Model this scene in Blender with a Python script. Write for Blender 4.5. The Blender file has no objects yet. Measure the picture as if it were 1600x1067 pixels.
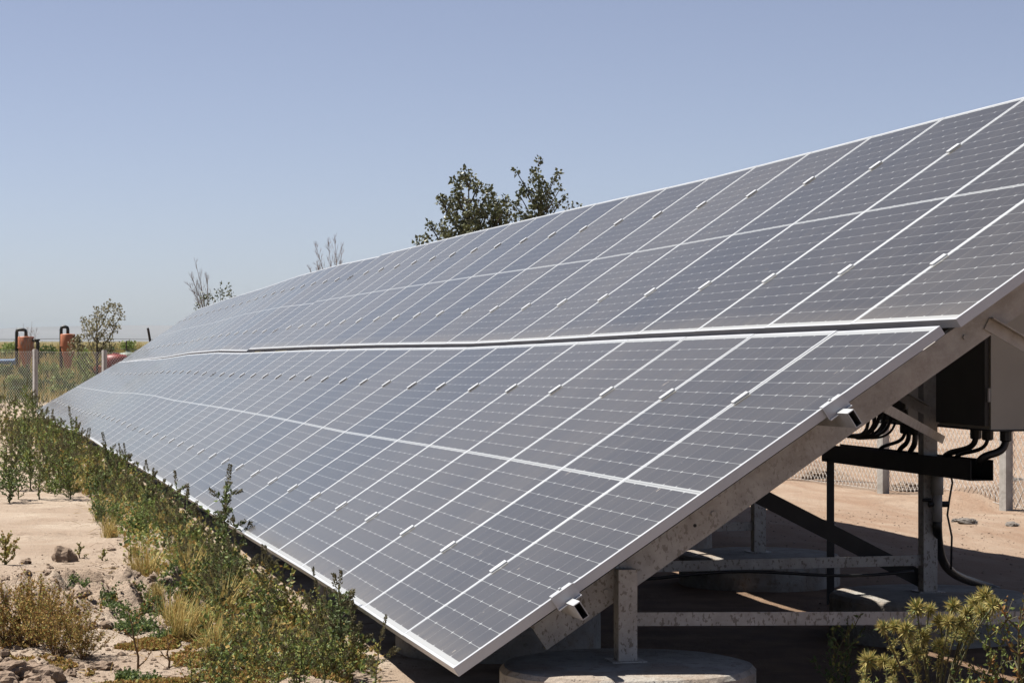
import bpy, math, random
import numpy as np
from mathutils import Vector, Matrix

# ---------------------------------------------------------------- camera, world, sun, exposure
SC = bpy.context.scene
COL = SC.collection
CAMZ, F = 1.35, 3758.0            # eye height (m) and focal length in pixels of a 1600 px wide frame
cam_d = bpy.data.cameras.new('camera'); cam = bpy.data.objects.new('camera', cam_d); COL.objects.link(cam)
cam.location = (0, 0, CAMZ); cam.rotation_euler = (math.pi/2, 0, 0)
cam_d.sensor_width = 36; cam_d.lens = F/1600*36; cam_d.clip_start = .1; cam_d.clip_end = 60000
SC.camera = cam

SUN_DIR = Vector((-.552, .187, 1.0)).normalized()      # towards the sun
SUN_EL = math.asin(SUN_DIR.z); SUN_AZ = math.atan2(SUN_DIR.x, SUN_DIR.y)
world = bpy.data.worlds.new('World'); SC.world = world; world.use_nodes = True
wn = world.node_tree
sky = wn.nodes.new('ShaderNodeTexSky'); sky.sky_type = 'NISHITA'; sky.sun_disc = False
sky.sun_elevation = SUN_EL; sky.sun_rotation = SUN_AZ
sky.air_density = .8; sky.dust_density = 3.0; sky.ozone_density = 1.2; sky.altitude = 2500
hs = wn.nodes.new('ShaderNodeHueSaturation'); hs.inputs['Saturation'].default_value = .72
tint = wn.nodes.new('ShaderNodeMixRGB'); tint.blend_type = 'MULTIPLY'; tint.inputs[0].default_value = 1
tint.inputs[2].default_value = (1.02, .985, 1.06, 1)
wn.links.new(sky.outputs[0], hs.inputs['Color']); wn.links.new(hs.outputs[0], tint.inputs[1])
wn.links.new(tint.outputs[0], wn.nodes['Background'].inputs[0])
wn.nodes['Background'].inputs[1].default_value = .051
sun_d = bpy.data.lights.new('sun', 'SUN'); sun_d.energy = 5.0; sun_d.angle = math.radians(.53); sun_d.color = (1, .955, .88)
sun = bpy.data.objects.new('sun', sun_d); COL.objects.link(sun)
sun.rotation_euler = SUN_DIR.to_track_quat('Z', 'Y').to_euler()
SC.view_settings.view_transform = 'Standard'; SC.view_settings.look = 'None'
SC.view_settings.exposure = 1.0; SC.view_settings.gamma = 1
SC.render.engine = 'CYCLES'
SC.cycles.max_bounces = 6; SC.cycles.diffuse_bounces = 1; SC.cycles.transparent_max_bounces = 8
SC.cycles.caustics_reflective = False; SC.cycles.caustics_refractive = False

# ---------------------------------------------------------------- helpers
def at(px, py, d):
    """point at depth d metres seen at photo pixel (px,py)"""
    return Vector(((px-800)/F*d, d, CAMZ-(py-533.5)/F*d))

class MB:
    def __init__(s): s.v = []; s.f = []; s.m = []
    def add(s, vs, fs, mat=0):
        o = len(s.v); s.v.extend([tuple(p) for p in vs])
        for f in fs: s.f.append(tuple(i+o for i in f)); s.m.append(mat)
    def box(s, c, ax, ay, az, hx, hy, hz, mat=0):
        c = Vector(c); X = Vector(ax)*hx; Y = Vector(ay)*hy; Z = Vector(az)*hz
        vs = [c+X*a+Y*b+Z*d for d in (-1, 1) for b in (-1, 1) for a in (-1, 1)]
        s.add(vs, [(0, 2, 3, 1), (4, 5, 7, 6), (0, 1, 5, 4), (2, 6, 7, 3), (0, 4, 6, 2), (1, 3, 7, 5)], mat)
    def abox(s, x0, x1, y0, y1, z0, z1, mat=0):
        s.box(((x0+x1)/2, (y0+y1)/2, (z0+z1)/2), (1, 0, 0), (0, 1, 0), (0, 0, 1), abs(x1-x0)/2, abs(y1-y0)/2, abs(z1-z0)/2, mat)
    def tube(s, path, r, sides=8, mat=0, cap=True, r1=None):
        path = [Vector(p) for p in path]; n = len(path); rings = []
        ref = Vector((0, 0, 1))
        t0 = (path[1]-path[0]).normalized()
        if abs(t0.z) > .95: ref = Vector((1, 0, 0))
        A = t0.cross(ref).normalized(); vs = []
        for k, p in enumerate(path):
            t = (path[min(k+1, n-1)]-path[max(k-1, 0)]).normalized()
            A = (A-t*A.dot(t)).normalized(); B = t.cross(A)
            rr = r if r1 is None else r+(r1-r)*k/(n-1)
            if isinstance(r, (list, tuple)): rr = r[k]
            for j in range(sides):
                a = 2*math.pi*j/sides; vs.append(p+A*(math.cos(a)*rr)+B*(math.sin(a)*rr))
        fs = []
        for k in range(n-1):
            for j in range(sides):
                a = k*sides+j; b = k*sides+(j+1) % sides; fs.append((a, b, b+sides, a+sides))
        if cap: fs.append(tuple(range(sides-1, -1, -1))); fs.append(tuple((n-1)*sides+j for j in range(sides)))
        s.add(vs, fs, mat)
    def lathe(s, prof, c=(0, 0, 0), seg=24, mat=0, wob=None):
        c = Vector(c); vs = []; fs = []
        for k, (r, z) in enumerate(prof):
            for j in range(seg):
                a = 2*math.pi*j/seg; rr = r*(1 if wob is None else 1+wob(a, z)); vs.append(c+Vector((rr*math.cos(a), rr*math.sin(a), z)))
        for k in range(len(prof)-1):
            for j in range(seg):
                a = k*seg+j; b = k*seg+(j+1) % seg; fs.append((a, b, b+seg, a+seg))
        fs.append(tuple(range(seg-1, -1, -1))); fs.append(tuple((len(prof)-1)*seg+j for j in range(seg)))
        s.add(vs, fs, mat)
    def quad(s, a, b, c, d, mat=0): s.add([a, b, c, d], [(0, 1, 2, 3)], mat)
    def mesh(s, name, mats, smooth=False):
        me = bpy.data.meshes.new(name); me.from_pydata(s.v, [], s.f)
        for m in (mats if isinstance(mats, (list, tuple)) else [mats]): me.materials.append(m)
        me.polygons.foreach_set('material_index', s.m)
        if smooth: me.polygons.foreach_set('use_smooth', [True]*len(s.f))
        me.update(); return me
    def build(s, name, mats, parent=None, smooth=False, matrix=None):
        return link(name, s.mesh(name, mats, smooth), parent, matrix)

def link(name, me, parent=None, matrix=None):
    o = bpy.data.objects.new(name, me); COL.objects.link(o)
    if parent is not None: o.parent = parent
    if matrix is not None: o.matrix_local = matrix
    return o
def tag(o, label, cat, group=None):
    o['label'] = label; o['category'] = cat
    if group: o['group'] = group
    return o
def thing(name, label, cat, loc=(0, 0, 0), rz=0, group=None, matrix=None):
    o = bpy.data.objects.new(name, None); COL.objects.link(o); o.empty_display_size = .1
    if matrix is not None: o.matrix_world = matrix
    else: o.location = loc; o.rotation_euler = (0, 0, rz)
    return tag(o, label, cat, group)
def copy_thing(src, loc, rz=0, sc=1, label=None, tilt=(0, 0)):
    r = src.copy(); COL.objects.link(r); r.location = loc; r.rotation_euler = (tilt[0], tilt[1], rz); r.scale = (sc, sc, sc)
    if label: r['label'] = label
    for ch in src.children:
        c = ch.copy(); COL.objects.link(c); c.parent = r
    return r
ORD = 'first second third fourth fifth sixth seventh eighth ninth tenth eleventh twelfth thirteenth fourteenth fifteenth sixteenth seventeenth eighteenth nineteenth twentieth'.split()
def ordw(k):
    if k < 20: return ORD[k]
    t = ['twenty', 'thirty', 'forty'][k//10-2+0] if (k+1) % 10 else None
    n = k+1
    tens = {2: 'twenty', 3: 'thirty', 4: 'forty'}[n//10]
    return {20: 'twentieth', 30: 'thirtieth', 40: 'fortieth'}[n] if n % 10 == 0 else tens+'-'+ORD[n % 10-1]

# ---------------------------------------------------------------- noise and terrain height
_P = np.random.RandomState(7).permutation(256); _G = np.random.RandomState(8).rand(256)
def vnoise(x, y, s=0):
    x = np.asarray(x, float); y = np.asarray(y, float)
    xi = np.floor(x).astype(np.int64); yi = np.floor(y).astype(np.int64); xf = x-xi; yf = y-yi
    xf = xf*xf*(3-2*xf); yf = yf*yf*(3-2*yf)
    h = lambda a, b: _G[_P[(_P[(a+s) & 255]+b) & 255]]
    return (h(xi, yi)*(1-xf)+h(xi+1, yi)*xf)*(1-yf)+(h(xi, yi+1)*(1-xf)+h(xi+1, yi+1)*xf)*yf
def fbm(x, y, s=0, o=4):
    t = 0; a = .5
    for k in range(o): t = t+a*vnoise(x*2**k, y*2**k, s+17*k); a *= .5
    return t
def sstep(a, b, x): t = np.clip((x-a)/(b-a), 0, 1); return t*t*(3-2*t)

# the array's own axes: u runs away along the rows, n runs up the slope (horizontal part)
OX, OY, AZ, TILT = -.1737, 8.1332, -.2140, .5897
UD = Vector((math.sin(AZ), math.cos(AZ), 0)); ND = Vector((math.cos(AZ), -math.sin(AZ), 0)); UP = Vector((0, 0, 1))
def un(x, y): rx, ry = x-OX, y-OY; return rx*UD.x+ry*UD.y, rx*ND.x+ry*ND.y
def UN(u, n, z=0): p = Vector((OX, OY, 0))+UD*u+ND*n; p.z = z; return p

def H(x, y):
    x = np.asarray(x, float); y = np.asarray(y, float)
    left = np.interp(y, [0, 8, 20, 45, 57, 64, 75, 90, 105, 125, 200, 20000], [0, 0, -.06, -.30, -.30, -.24, 0, .28, .52, .84, .84, .84])
    right = np.interp(y, [0, 12, 25, 60, 200, 20000], [0, -.01, -.04, 0, .4, .6])
    w = sstep(-3, 4, x+.05*(y-10)); h = left*(1-w)+right*w
    near = 1-sstep(40, 120, np.hypot(x, y))
    u, n = un(x, y)
    dig = np.exp(-(((x+2.35)/.75)**2+((y-12.4)/1.5)**2)**2)+.8*np.exp(-(((x+2.15)/.33)**2+((y-9.75)/.45)**2)**2)+.35*np.exp(-(((n+.45)/.35)**2+((u-3)/2.5)**2)**2)
    h = h+(fbm(x/1.8, y/1.8, 3, 3)-.44)*.10*near*(1-.6*sstep(-.2, .3, n)*(1-sstep(3.5, 4.5, n)))
    h = h+(fbm(x/.22, y/.22, 5, 3)-.44)*.018*near
    rough = sstep(.50, .62, fbm(x/.9, y/.9, 61, 2))*(1-sstep(-.6, -.2, n))*sstep(-6, -4, x)*near
    h = h+rough*.05*np.maximum(fbm(x/.11, y/.11, 63, 3)-.38, 0)*3
    cl = fbm(x/.16, y/.16, 9, 4); h = h+dig*(.03+.34*np.maximum(cl-.43, 0)+.24*np.maximum(fbm(x/.085, y/.085, 2, 3)-.42, 0)+.05*(vnoise(x/.034, y/.034, 19)-.5))
    for (mx, my, rx, ry, mh) in ((4.15, 20.6, .55, .5, .17), (5.0, 21.2, .8, .6, .16), (3.55, 25, .7, .6, .28), (4.6, 27, 1.4, .8, .2)):
        h = h+mh*np.exp(-((x-mx)/rx)**2-((y-my)/ry)**2)*(.7+.9*(fbm(x/.2, y/.2, 11, 3)-.2))
    return h
def Hs(x, y): return float(H(x, y))
def ground(px, py):
    d = F*CAMZ/max(py-533.5, 1)
    for _ in range(12):
        x = (px-800)/F*d; d = .5*d+.5*F*(CAMZ-Hs(x, d))/(py-533.5)
    x = (px-800)/F*d; return Vector((x, d, Hs(x, d)))

# ---------------------------------------------------------------- materials
ALB = {'galvanised': .92, 'aluminium': .64, 'clamp_aluminium': .62, 'concrete': .62, 'cabinet_paint': 1.1, 'galvanised_wire': .8, 'purlin_metal': .7, 'conduit_plastic': .8, 'post_concrete': .62, 'solar_glass': .55, 'backsheet': .55,
       'straw': .92, 'olive_grass': .90, 'green_grass': .90, 'thistle_yellow': .72, 'dry_gold': .70, 'dry_rust': .62,
       'leaf_mid_green': .86, 'leaf_grey_green': .82, 'leaf_olive': .86, 'leaf_dark': .76, 'seed_spike': .6, 'tree_leaf': .74, 'sapling_leaf': 1.05, 'soil': .62, 'clod': .56, 'bare_twig': .75, 'drystem': .6, 'orange_paint': .72, 'hill_rock': .5}
def alb(name, c): k = ALB.get(name, .49); return tuple(x*k for x in c)
def mat(name, base, rough=.8, metal=0.0, spec=.5):
    base = alb(name, base)
    m = bpy.data.materials.new(name); m.use_nodes = True; b = m.node_tree.nodes['Principled BSDF']
    b.inputs['Base Color'].default_value = (*base, 1); b.inputs['Roughness'].default_value = rough
    b.inputs['Metallic'].default_value = metal; b.inputs['Specular IOR Level'].default_value = spec
    return m
class N:
    """small wrapper for node trees"""
    def __init__(s, m): s.m = m; s.k = ALB.get(m.name, .49); s.t = m.node_tree; s.b = s.t.nodes['Principled BSDF']
    def new(s, t, **k):
        n = s.t.nodes.new(t)
        for a, v in k.items(): setattr(n, a, v)
        return n
    def link(s, a, b): s.t.links.new(a, b)
    def val(s, x, inp):
        if hasattr(x, 'links') or hasattr(x, 'is_linked'): s.link(x, inp)
        else: inp.default_value = x
    def math(s, op, a, b=None, c=None, clamp=False):
        n = s.new('ShaderNodeMath', operation=op); n.use_clamp = clamp
        for k, x in enumerate((a, b, c)):
            if x is not None: s.val(x, n.inputs[k])
        return n.outputs[0]
    def mix(s, f, a, b, mode='MIX'):
        n = s.new('ShaderNodeMixRGB', blend_type=mode); s.val(f, n.inputs[0])
        for k, x in ((1, a), (2, b)):
            if isinstance(x, tuple): n.inputs[k].default_value = (x[0]*s.k, x[1]*s.k, x[2]*s.k, 1)
            else: s.link(x, n.inputs[k])
        return n.outputs[0]
    def noise(s, scale, detail=4, vec=None, rough=.55):
        n = s.new('ShaderNodeTexNoise'); n.inputs['Scale'].default_value = scale; n.inputs['Detail'].default_value = detail
        n.inputs['Roughness'].default_value = rough
        if vec is not None: s.link(vec, n.inputs['Vector'])
        return n.outputs['Fac']
    def ramp(s, f, lo, hi):
        n = s.new('ShaderNodeMapRange'); s.link(f, n.inputs[0]); n.inputs[1].default_value = lo; n.inputs[2].default_value = hi
        return n.outputs[0]
    def objco(s): return s.new('ShaderNodeTexCoord').outputs['Object']
    def pos(s): return s.new('ShaderNodeNewGeometry').outputs['Position']
    def mapv(s, v, scale=(1, 1, 1), rot=(0, 0, 0)):
        n = s.new('ShaderNodeMapping'); s.link(v, n.inputs[0]); n.inputs['Scale'].default_value = scale; n.inputs['Rotation'].default_value = rot
        return n.outputs[0]
    def bump(s, h, dist, strength=1):
        n = s.new('ShaderNodeBump'); n.inputs['Distance'].default_value = dist; n.inputs['Strength'].default_value = strength
        s.link(h, n.inputs['Height']); s.link(n.outputs[0], s.b.inputs['Normal'])
    def base(s, c): s.link(c, s.b.inputs['Base Color'])

def mottled(name, a, b, scale, rough=.8, metal=0, lo=.35, hi=.65, bump=0, spec=.5, pos=False):
    m = mat(name, a, rough, metal, spec); n = N(m); v = n.pos() if pos else n.objco()
    f = n.ramp(n.noise(scale, 5, v), lo, hi); n.base(n.mix(f, a, b))
    if bump: n.bump(n.noise(scale*3, 4, v), bump)
    return m
def leafmat(name, a, b, rough=.6, spec=.2, trans=0.25):
    m = mat(name, a, rough, 0, spec); n = N(m)
    g = n.new('ShaderNodeNewGeometry'); oi = n.new('ShaderNodeObjectInfo')
    f = n.math('ADD', n.math('MULTIPLY', g.outputs['Random Per Island'], .75), n.math('MULTIPLY', oi.outputs['Random'], .25))
    c = n.mix(f, a, b); n.base(c)
    tr = n.new('ShaderNodeBsdfTranslucent'); n.link(c, tr.inputs[0]); mx = n.new('ShaderNodeMixShader'); mx.inputs[0].default_value = trans
    n.link(n.b.outputs[0], mx.inputs[1]); n.link(tr.outputs[0], mx.inputs[2]); n.link(mx.outputs[0], n.t.nodes['Material Output'].inputs[0])
    return m

M = {}
# soil: pale crust, tan earth, reddish loose soil; further off the ground under dry grass is straw coloured
m = mat('soil', (.38, .28, .2), .95, 0, .15); n = N(m); P = n.pos()
big = n.ramp(n.noise(.9, 5, P), .42, .60); med = n.ramp(n.noise(5, 6, P), .38, .62); fin = n.ramp(n.noise(60, 5, P), .3, .7)
trk = n.ramp(n.noise(1.6, 5, n.mapv(n.mapv(P, (1, 1, 1), (0, 0, AZ)), (1.0, .12, 1))), .40, .62)
c = n.mix(big, (.50, .385, .29), (.66, .545, .43)); c = n.mix(n.math('MULTIPLY', med, .42), c, (.44, .32, .23))
c = n.mix(n.math('MULTIPLY', trk, .5), c, (.60, .475, .37)); c = n.mix(n.math('MULTIPLY', fin, .25), c, (.24, .17, .12))
vo = n.new('ShaderNodeTexVoronoi'); vo.feature = 'DISTANCE_TO_EDGE'; vo.inputs['Scale'].default_value = 3.2
wv = n.new('ShaderNodeVectorMath', operation='ADD'); n.link(P, wv.inputs[0]); nn_ = n.new('ShaderNodeTexNoise'); nn_.inputs['Scale'].default_value = 4; nn_.inputs['Detail'].default_value = 5; n.link(P, nn_.inputs['Vector'])
sc_ = n.new('ShaderNodeVectorMath', operation='SCALE'); n.link(nn_.outputs['Color'], sc_.inputs[0]); sc_.inputs['Scale'].default_value = .55; n.link(sc_.outputs[0], wv.inputs[1]); n.link(wv.outputs[0], vo.inputs['Vector'])
crack = n.math('MULTIPLY', n.math('LESS_THAN', vo.outputs['Distance'], .010), n.ramp(n.noise(1.3, 3, P), .52, .60))
speck = n.math('GREATER_THAN', n.noise(38, 3, P), .70)
c = n.mix(n.math('MULTIPLY', crack, .6), c, (.19, .13, .09)); c = n.mix(n.math('MULTIPLY', speck, .45), c, (.20, .14, .095))
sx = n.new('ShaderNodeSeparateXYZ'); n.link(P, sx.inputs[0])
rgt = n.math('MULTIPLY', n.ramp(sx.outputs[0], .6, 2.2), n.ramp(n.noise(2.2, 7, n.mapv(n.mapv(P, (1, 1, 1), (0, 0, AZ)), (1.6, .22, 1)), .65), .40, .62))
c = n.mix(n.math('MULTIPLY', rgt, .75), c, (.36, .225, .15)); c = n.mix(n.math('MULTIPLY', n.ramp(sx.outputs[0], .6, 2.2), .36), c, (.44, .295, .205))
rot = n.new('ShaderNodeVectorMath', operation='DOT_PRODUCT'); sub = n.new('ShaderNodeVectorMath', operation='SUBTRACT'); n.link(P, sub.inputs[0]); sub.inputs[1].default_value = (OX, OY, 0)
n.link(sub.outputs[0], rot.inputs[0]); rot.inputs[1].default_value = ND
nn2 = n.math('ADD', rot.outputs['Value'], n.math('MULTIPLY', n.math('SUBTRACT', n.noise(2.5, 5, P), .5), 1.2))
brown_shade = n.math('MULTIPLY', n.ramp(nn2, .1, .6), n.ramp(nn2, 3.9, 3.2))  # under the array: browner soil, with deeper shade put into the colour
c = n.mix(n.math('MULTIPLY', brown_shade, .85), c, n.mix(med, (.34, .215, .135), (.23, .145, .092)))
far = n.math('MULTIPLY', n.ramp(sx.outputs[1], 58, 72), n.ramp(sx.outputs[0], 2, -6))
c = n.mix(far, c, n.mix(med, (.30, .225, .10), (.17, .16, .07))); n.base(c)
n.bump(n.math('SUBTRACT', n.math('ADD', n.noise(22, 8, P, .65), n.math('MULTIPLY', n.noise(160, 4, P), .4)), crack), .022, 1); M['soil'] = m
M['clod'] = mottled('clod', (.44, .33, .25), (.30, .22, .16), 25, .95, 0, bump=.01, spec=.1, pos=True)
M['stone'] = mottled('stone', (.36, .32, .28), (.22, .19, .17), 30, .9, 0, bump=.006, pos=True)
m = mat('concrete', (.5, .475, .43), .92, 0, .2); n = N(m); P = n.pos()
c = n.mix(n.ramp(n.noise(7, 6, P), .38, .62), (.56, .53, .48), (.40, .37, .33)); c = n.mix(n.math('MULTIPLY', n.ramp(n.noise(24, 5, P, .7), .56, .62), .6), c, (.26, .22, .18))
c = n.mix(n.math('MULTIPLY', n.ramp(n.noise(3, 5, P), .50, .62), .55), c, (.42, .31, .225)); n.base(c); n.bump(n.math('ADD', n.noise(35, 6, P, .7), n.math('MULTIPLY', n.ramp(n.noise(60, 2, P), .35, .30), .6)), .012, 1); M['concrete'] = m
M['post_concrete'] = mottled('post_concrete', (.62, .60, .57), (.48, .46, .43), 12, .9, 0, bump=.004, pos=True)
M['alu'] = mottled('aluminium', (.72, .74, .77), (.63, .65, .68), 4, .42, .35, spec=.6)
M['alu_clamp'] = mottled('clamp_aluminium', (.72, .74, .77), (.62, .64, .67), 20, .4, .3)
# hot dip galvanised steel with dried mud splashes
m = mat('galvanised', (.36, .35, .32), .6, .25); n = N(m); P = n.pos()
sp = n.ramp(n.noise(78, 4, n.mapv(P, (1, 1, .6)), .6), .565, .60); sp2 = n.ramp(n.noise(5, 4, P), .4, .62)
zz = n.new('ShaderNodeSeparateXYZ'); n.link(P, zz.inputs[0]); low = n.ramp(zz.outputs[2], 1.35, .35)
c = n.mix(n.ramp(n.noise(14, 5, P), .35, .65), (.46, .45, .43), (.34, .33, .31)); c = n.mix(n.math('MULTIPLY', sp2, .22), c, (.30, .235, .17)); c = n.mix(n.math('MULTIPLY', n.math('GREATER_THAN', n.noise(90, 2, P), .58), .12), c, (.6, .6, .6))
c = n.mix(n.math('MULTIPLY', n.math('MULTIPLY', sp, low), .7), c, (.115, .09, .065)); n.base(c); M['galv'] = m
M['steel_in'] = mat('tube_inside', (.12, .115, .11), .8)
M['tube_alu'] = mottled('purlin_metal', (.60, .62, .64), (.45, .46, .47), 15, .45, .4)
M['dark_steel'] = mottled('dark_steel', (.05, .048, .045), (.03, .028, .026), 8, .6, .3)
M['cabinet'] = mottled('cabinet_paint', (.40, .375, .32), (.34, .315, .27), 3, .6)
M['door'] = mottled('shaded_door', (.10, .095, .085), (.075, .07, .062), 3, .6)  # much darker than the body: shade on the door side put into its paint
M['cable'] = mat('cable_sheath', (.012, .012, .012), .5)
M['conduit'] = mottled('conduit_plastic', (.34, .34, .33), (.27, .265, .25), 10, .55)
M['wire'] = mat('galvanised_wire', (.75, .72, .68), .5, .1)
M['wire_dark'] = mat('fence_wire', (.06, .055, .05), .7)
M['orange'] = mottled('orange_paint', (.58, .205, .095), (.46, .15, .07), 6, .55)
M['black_pipe'] = mottled('black_pipe', (.028, .032, .028), (.018, .02, .018), 6, .5)
M['red'] = mottled('red_paint', (.42, .035, .025), (.30, .025, .02), 6, .5)
M['white_mark'] = mat('white_marking', (.75, .75, .78), .6)
M['greygreen'] = mat('greygreen_paint', (.30, .36, .30), .6)
M['blue'] = mottled('blue_pipe', (.16, .33, .58), (.12, .26, .48), 5, .5)
M['bark'] = mottled('bark', (.10, .075, .055), (.06, .045, .034), 8, .9)
M['twig'] = mottled('bare_twig', (.36, .27, .23), (.27, .20, .17), 4, .9)
M['wood'] = mottled('weathered_wood', (.14, .10, .08), (.09, .065, .05), 8, .9)
M['stem'] = mottled('weed_stem', (.13, .15, .05), (.15, .10, .05), 9, .8)
M['drystem'] = mottled('dry_stem', (.24, .135, .05), (.16, .09, .04), 9, .85)
M['leaf_a'] = leafmat('leaf_mid_green', (.15, .205, .055), (.26, .315, .095))
M['leaf_b'] = leafmat('leaf_grey_green', (.11, .155, .068), (.21, .255, .12))
M['leaf_c'] = leafmat('leaf_olive', (.23, .235, .06), (.36, .33, .095))
M['leaf_d'] = leafmat('leaf_dark', (.075, .118, .04), (.135, .185, .062))
M['spike'] = leafmat('seed_spike', (.17, .16, .085), (.26, .225, .12), .8)
M['gold'] = leafmat('dry_gold', (.44, .285, .09), (.58, .40, .14), .8)
M['rust'] = leafmat('dry_rust', (.34, .17, .055), (.48, .27, .10), .8)
M['yellow'] = leafmat('thistle_yellow', (.56, .45, .14), (.68, .58, .26), .7)
M['tree_leaf'] = leafmat('tree_leaf', (.062, .078, .027), (.16, .165, .07), .5, .5, .15)
M['tree_leaf2'] = leafmat('sapling_leaf', (.15, .145, .07), (.30, .25, .15), .6, .4, .2)
M['straw'] = leafmat('straw', (.42, .315, .11), (.54, .43, .18), .8)
M['straw2'] = leafmat('olive_grass', (.20, .19, .055), (.29, .26, .08), .8)
M['straw3'] = leafmat('green_grass', (.085, .12, .035), (.16, .18, .05), .8)
M['hill'] = mottled('hill_rock', (.34, .32, .32), (.27, .255, .25), .002, .95, pos=True)

# photovoltaic glass: dark half cells, white strings between them, light dust
def pv_material():
    m = mat('solar_glass', (.03, .03, .035), .2, 0, .5); n = N(m); O = n.objco()
    s = n.new('ShaderNodeSeparateXYZ'); n.link(O, s.inputs[0]); X, Y = s.outputs[0], s.outputs[1]
    px, py = .1697, .0842
    xs = n.math('ADD', X, 3*px); tx = n.math('FRACT', n.math('DIVIDE', xs, px))
    ex = n.math('MULTIPLY', n.math('SUBTRACT', .5, n.math('ABSOLUTE', n.math('SUBTRACT', tx, .5))), px)       # distance to the nearest column line
    y1 = n.math('SUBTRACT', n.math('ABSOLUTE', n.math('SUBTRACT', Y, 1.05)), .0095)
    ty = n.math('FRACT', n.math('DIVIDE', y1, py))
    ey = n.math('MULTIPLY', n.math('SUBTRACT', .5, n.math('ABSOLUTE', n.math('SUBTRACT', ty, .5))), py)
    lx = n.math('LESS_THAN', ex, .0008); ly = n.math('LESS_THAN', ey, .0011)
    dia = n.math('LESS_THAN', n.math('ADD', ex, ey), .0085)
    mid = n.math('LESS_THAN', y1, -.0012); core = n.math('LESS_THAN', n.math('ABSOLUTE', n.math('SUBTRACT', Y, 1.05)), .002)
    out = n.math('MAXIMUM', n.math('GREATER_THAN', n.math('ABSOLUTE', X), 3*px-.001), n.math('GREATER_THAN', y1, 12*py))
    line = n.math('MAXIMUM', n.math('MAXIMUM', n.math('MULTIPLY', lx, .5), n.math('MULTIPLY', ly, .62)), n.math('MAXIMUM', dia, n.math('MAXIMUM', n.math('SUBTRACT', mid, n.math('MULTIPLY', core, .6)), out)))
    oi = n.new('ShaderNodeObjectInfo'); rv = n.math('MULTIPLY', oi.outputs['Random'], 40)
    ov = n.new('ShaderNodeVectorMath', operation='ADD'); n.link(O, ov.inputs[0]); cb = n.new('ShaderNodeCombineXYZ'); n.link(rv, cb.inputs[0]); n.link(rv, cb.inputs[2]); n.link(cb.outputs[0], ov.inputs[1])
    V = ov.outputs[0]
    bus = n.math('LESS_THAN', n.math('ABSOLUTE', n.math('SUBTRACT', n.math('FRACT', n.math('DIVIDE', xs, px/9)), .5)), .03)
    cell = n.mix(oi.outputs['Random'], (.030, .030, .033), (.037, .036, .038)); cell = n.mix(n.math('MULTIPLY', bus, .12), cell, (.4, .4, .42))
    c = n.mix(line, cell, (.64, .67, .68))
    st = n.noise(3, 5, n.mapv(V, (9, .5, 1))); bl = n.noise(2.2, 5, V); fi = n.noise(140, 3, V)
    dust = n.math('ADD', n.math('MULTIPLY', n.ramp(st, .35, .7), .05), n.math('ADD', n.math('MULTIPLY', n.ramp(bl, .35, .7), .045), n.math('MULTIPLY', n.ramp(fi, .3, .7), .05)))
    low = n.math('MULTIPLY', n.ramp(Y, .16, .0), .10); dust = n.math('ADD', n.math('ADD', dust, low), n.math('ADD', .025, n.math('MULTIPLY', oi.outputs['Random'], .085)))
    drop = n.math('MULTIPLY', n.math('GREATER_THAN', n.noise(19, 2, n.mapv(V, (1, .6, 1))), .76), .6); low = n.math('MULTIPLY', low, n.ramp(n.noise(14, 4, n.mapv(V, (1, .15, 1))), .3, .7)); dust = n.math('ADD', dust, low)
    c = n.mix(n.math('ADD', dust, drop, clamp=True), c, (.50, .44, .37)); n.base(c)
    df = n.new('ShaderNodeBsdfDiffuse'); n.link(c, df.inputs[0])
    gl = n.new('ShaderNodeBsdfGlossy'); gl.inputs[0].default_value = (1, .955, .865, 1)      # anti-reflective coating, slightly warm
    n.link(n.math('ADD', .09, n.math('MULTIPLY', dust, .35)), gl.inputs['Roughness'])
    fr = n.new('ShaderNodeFresnel'); fr.inputs[0].default_value = 1.53
    mx = n.new('ShaderNodeMixShader'); n.link(n.math('MULTIPLY', fr.outputs[0], n.math('SUBTRACT', 1, n.math('MULTIPLY', dust, .6))), mx.inputs[0]); n.link(df.outputs[0], mx.inputs[1]); n.link(gl.outputs[0], mx.inputs[2])
    n.link(mx.outputs[0], n.t.nodes['Material Output'].inputs[0]); n.t.nodes.remove(n.b)
    return m
M['pv'] = pv_material()
M['backsheet'] = mat('backsheet', (.62, .62, .62), .7)

# ---------------------------------------------------------------- ground, hills
def axis(a, b, step, lo, hi, g):
    c = list(np.arange(a, b, step)); s = step; x = c[-1]
    up = []; 
    while x < hi: s *= g; x += s; up.append(x)
    s = step; x = c[0]; dn = []
    while x > lo: s *= g; x -= s; dn.append(x)
    return np.array(dn[::-1]+c+up)
xs = axis(-3.2, .2, .02, -20000, 20000, 1.06); ys = axis(9.0, 15.5, .026, -3000, 24000, 1.045)
GX, GY = np.meshgrid(xs, ys); GZ = H(GX, GY)
nx, ny = len(xs), len(ys)
co = np.stack([GX, GY, GZ], -1).reshape(-1, 3)
ii = np.arange(nx*ny).reshape(ny, nx)
fa = np.stack([ii[:-1, :-1], ii[:-1, 1:], ii[1:, 1:], ii[1:, :-1]], -1).reshape(-1, 4)
me = bpy.data.meshes.new('ground'); me.vertices.add(len(co)); me.vertices.foreach_set('co', co.ravel())
me.loops.add(fa.size); me.loops.foreach_set('vertex_index', fa.ravel().astype(np.int32))
me.polygons.add(len(fa)); me.polygons.foreach_set('loop_start', np.arange(0, fa.size, 4, dtype=np.int32))
me.polygons.foreach_set('loop_total', np.full(len(fa), 4, np.int32)); me.polygons.foreach_set('use_smooth', np.ones(len(fa), bool))
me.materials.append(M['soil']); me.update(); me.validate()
g = link('ground', me); g['kind'] = 'structure'

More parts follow.
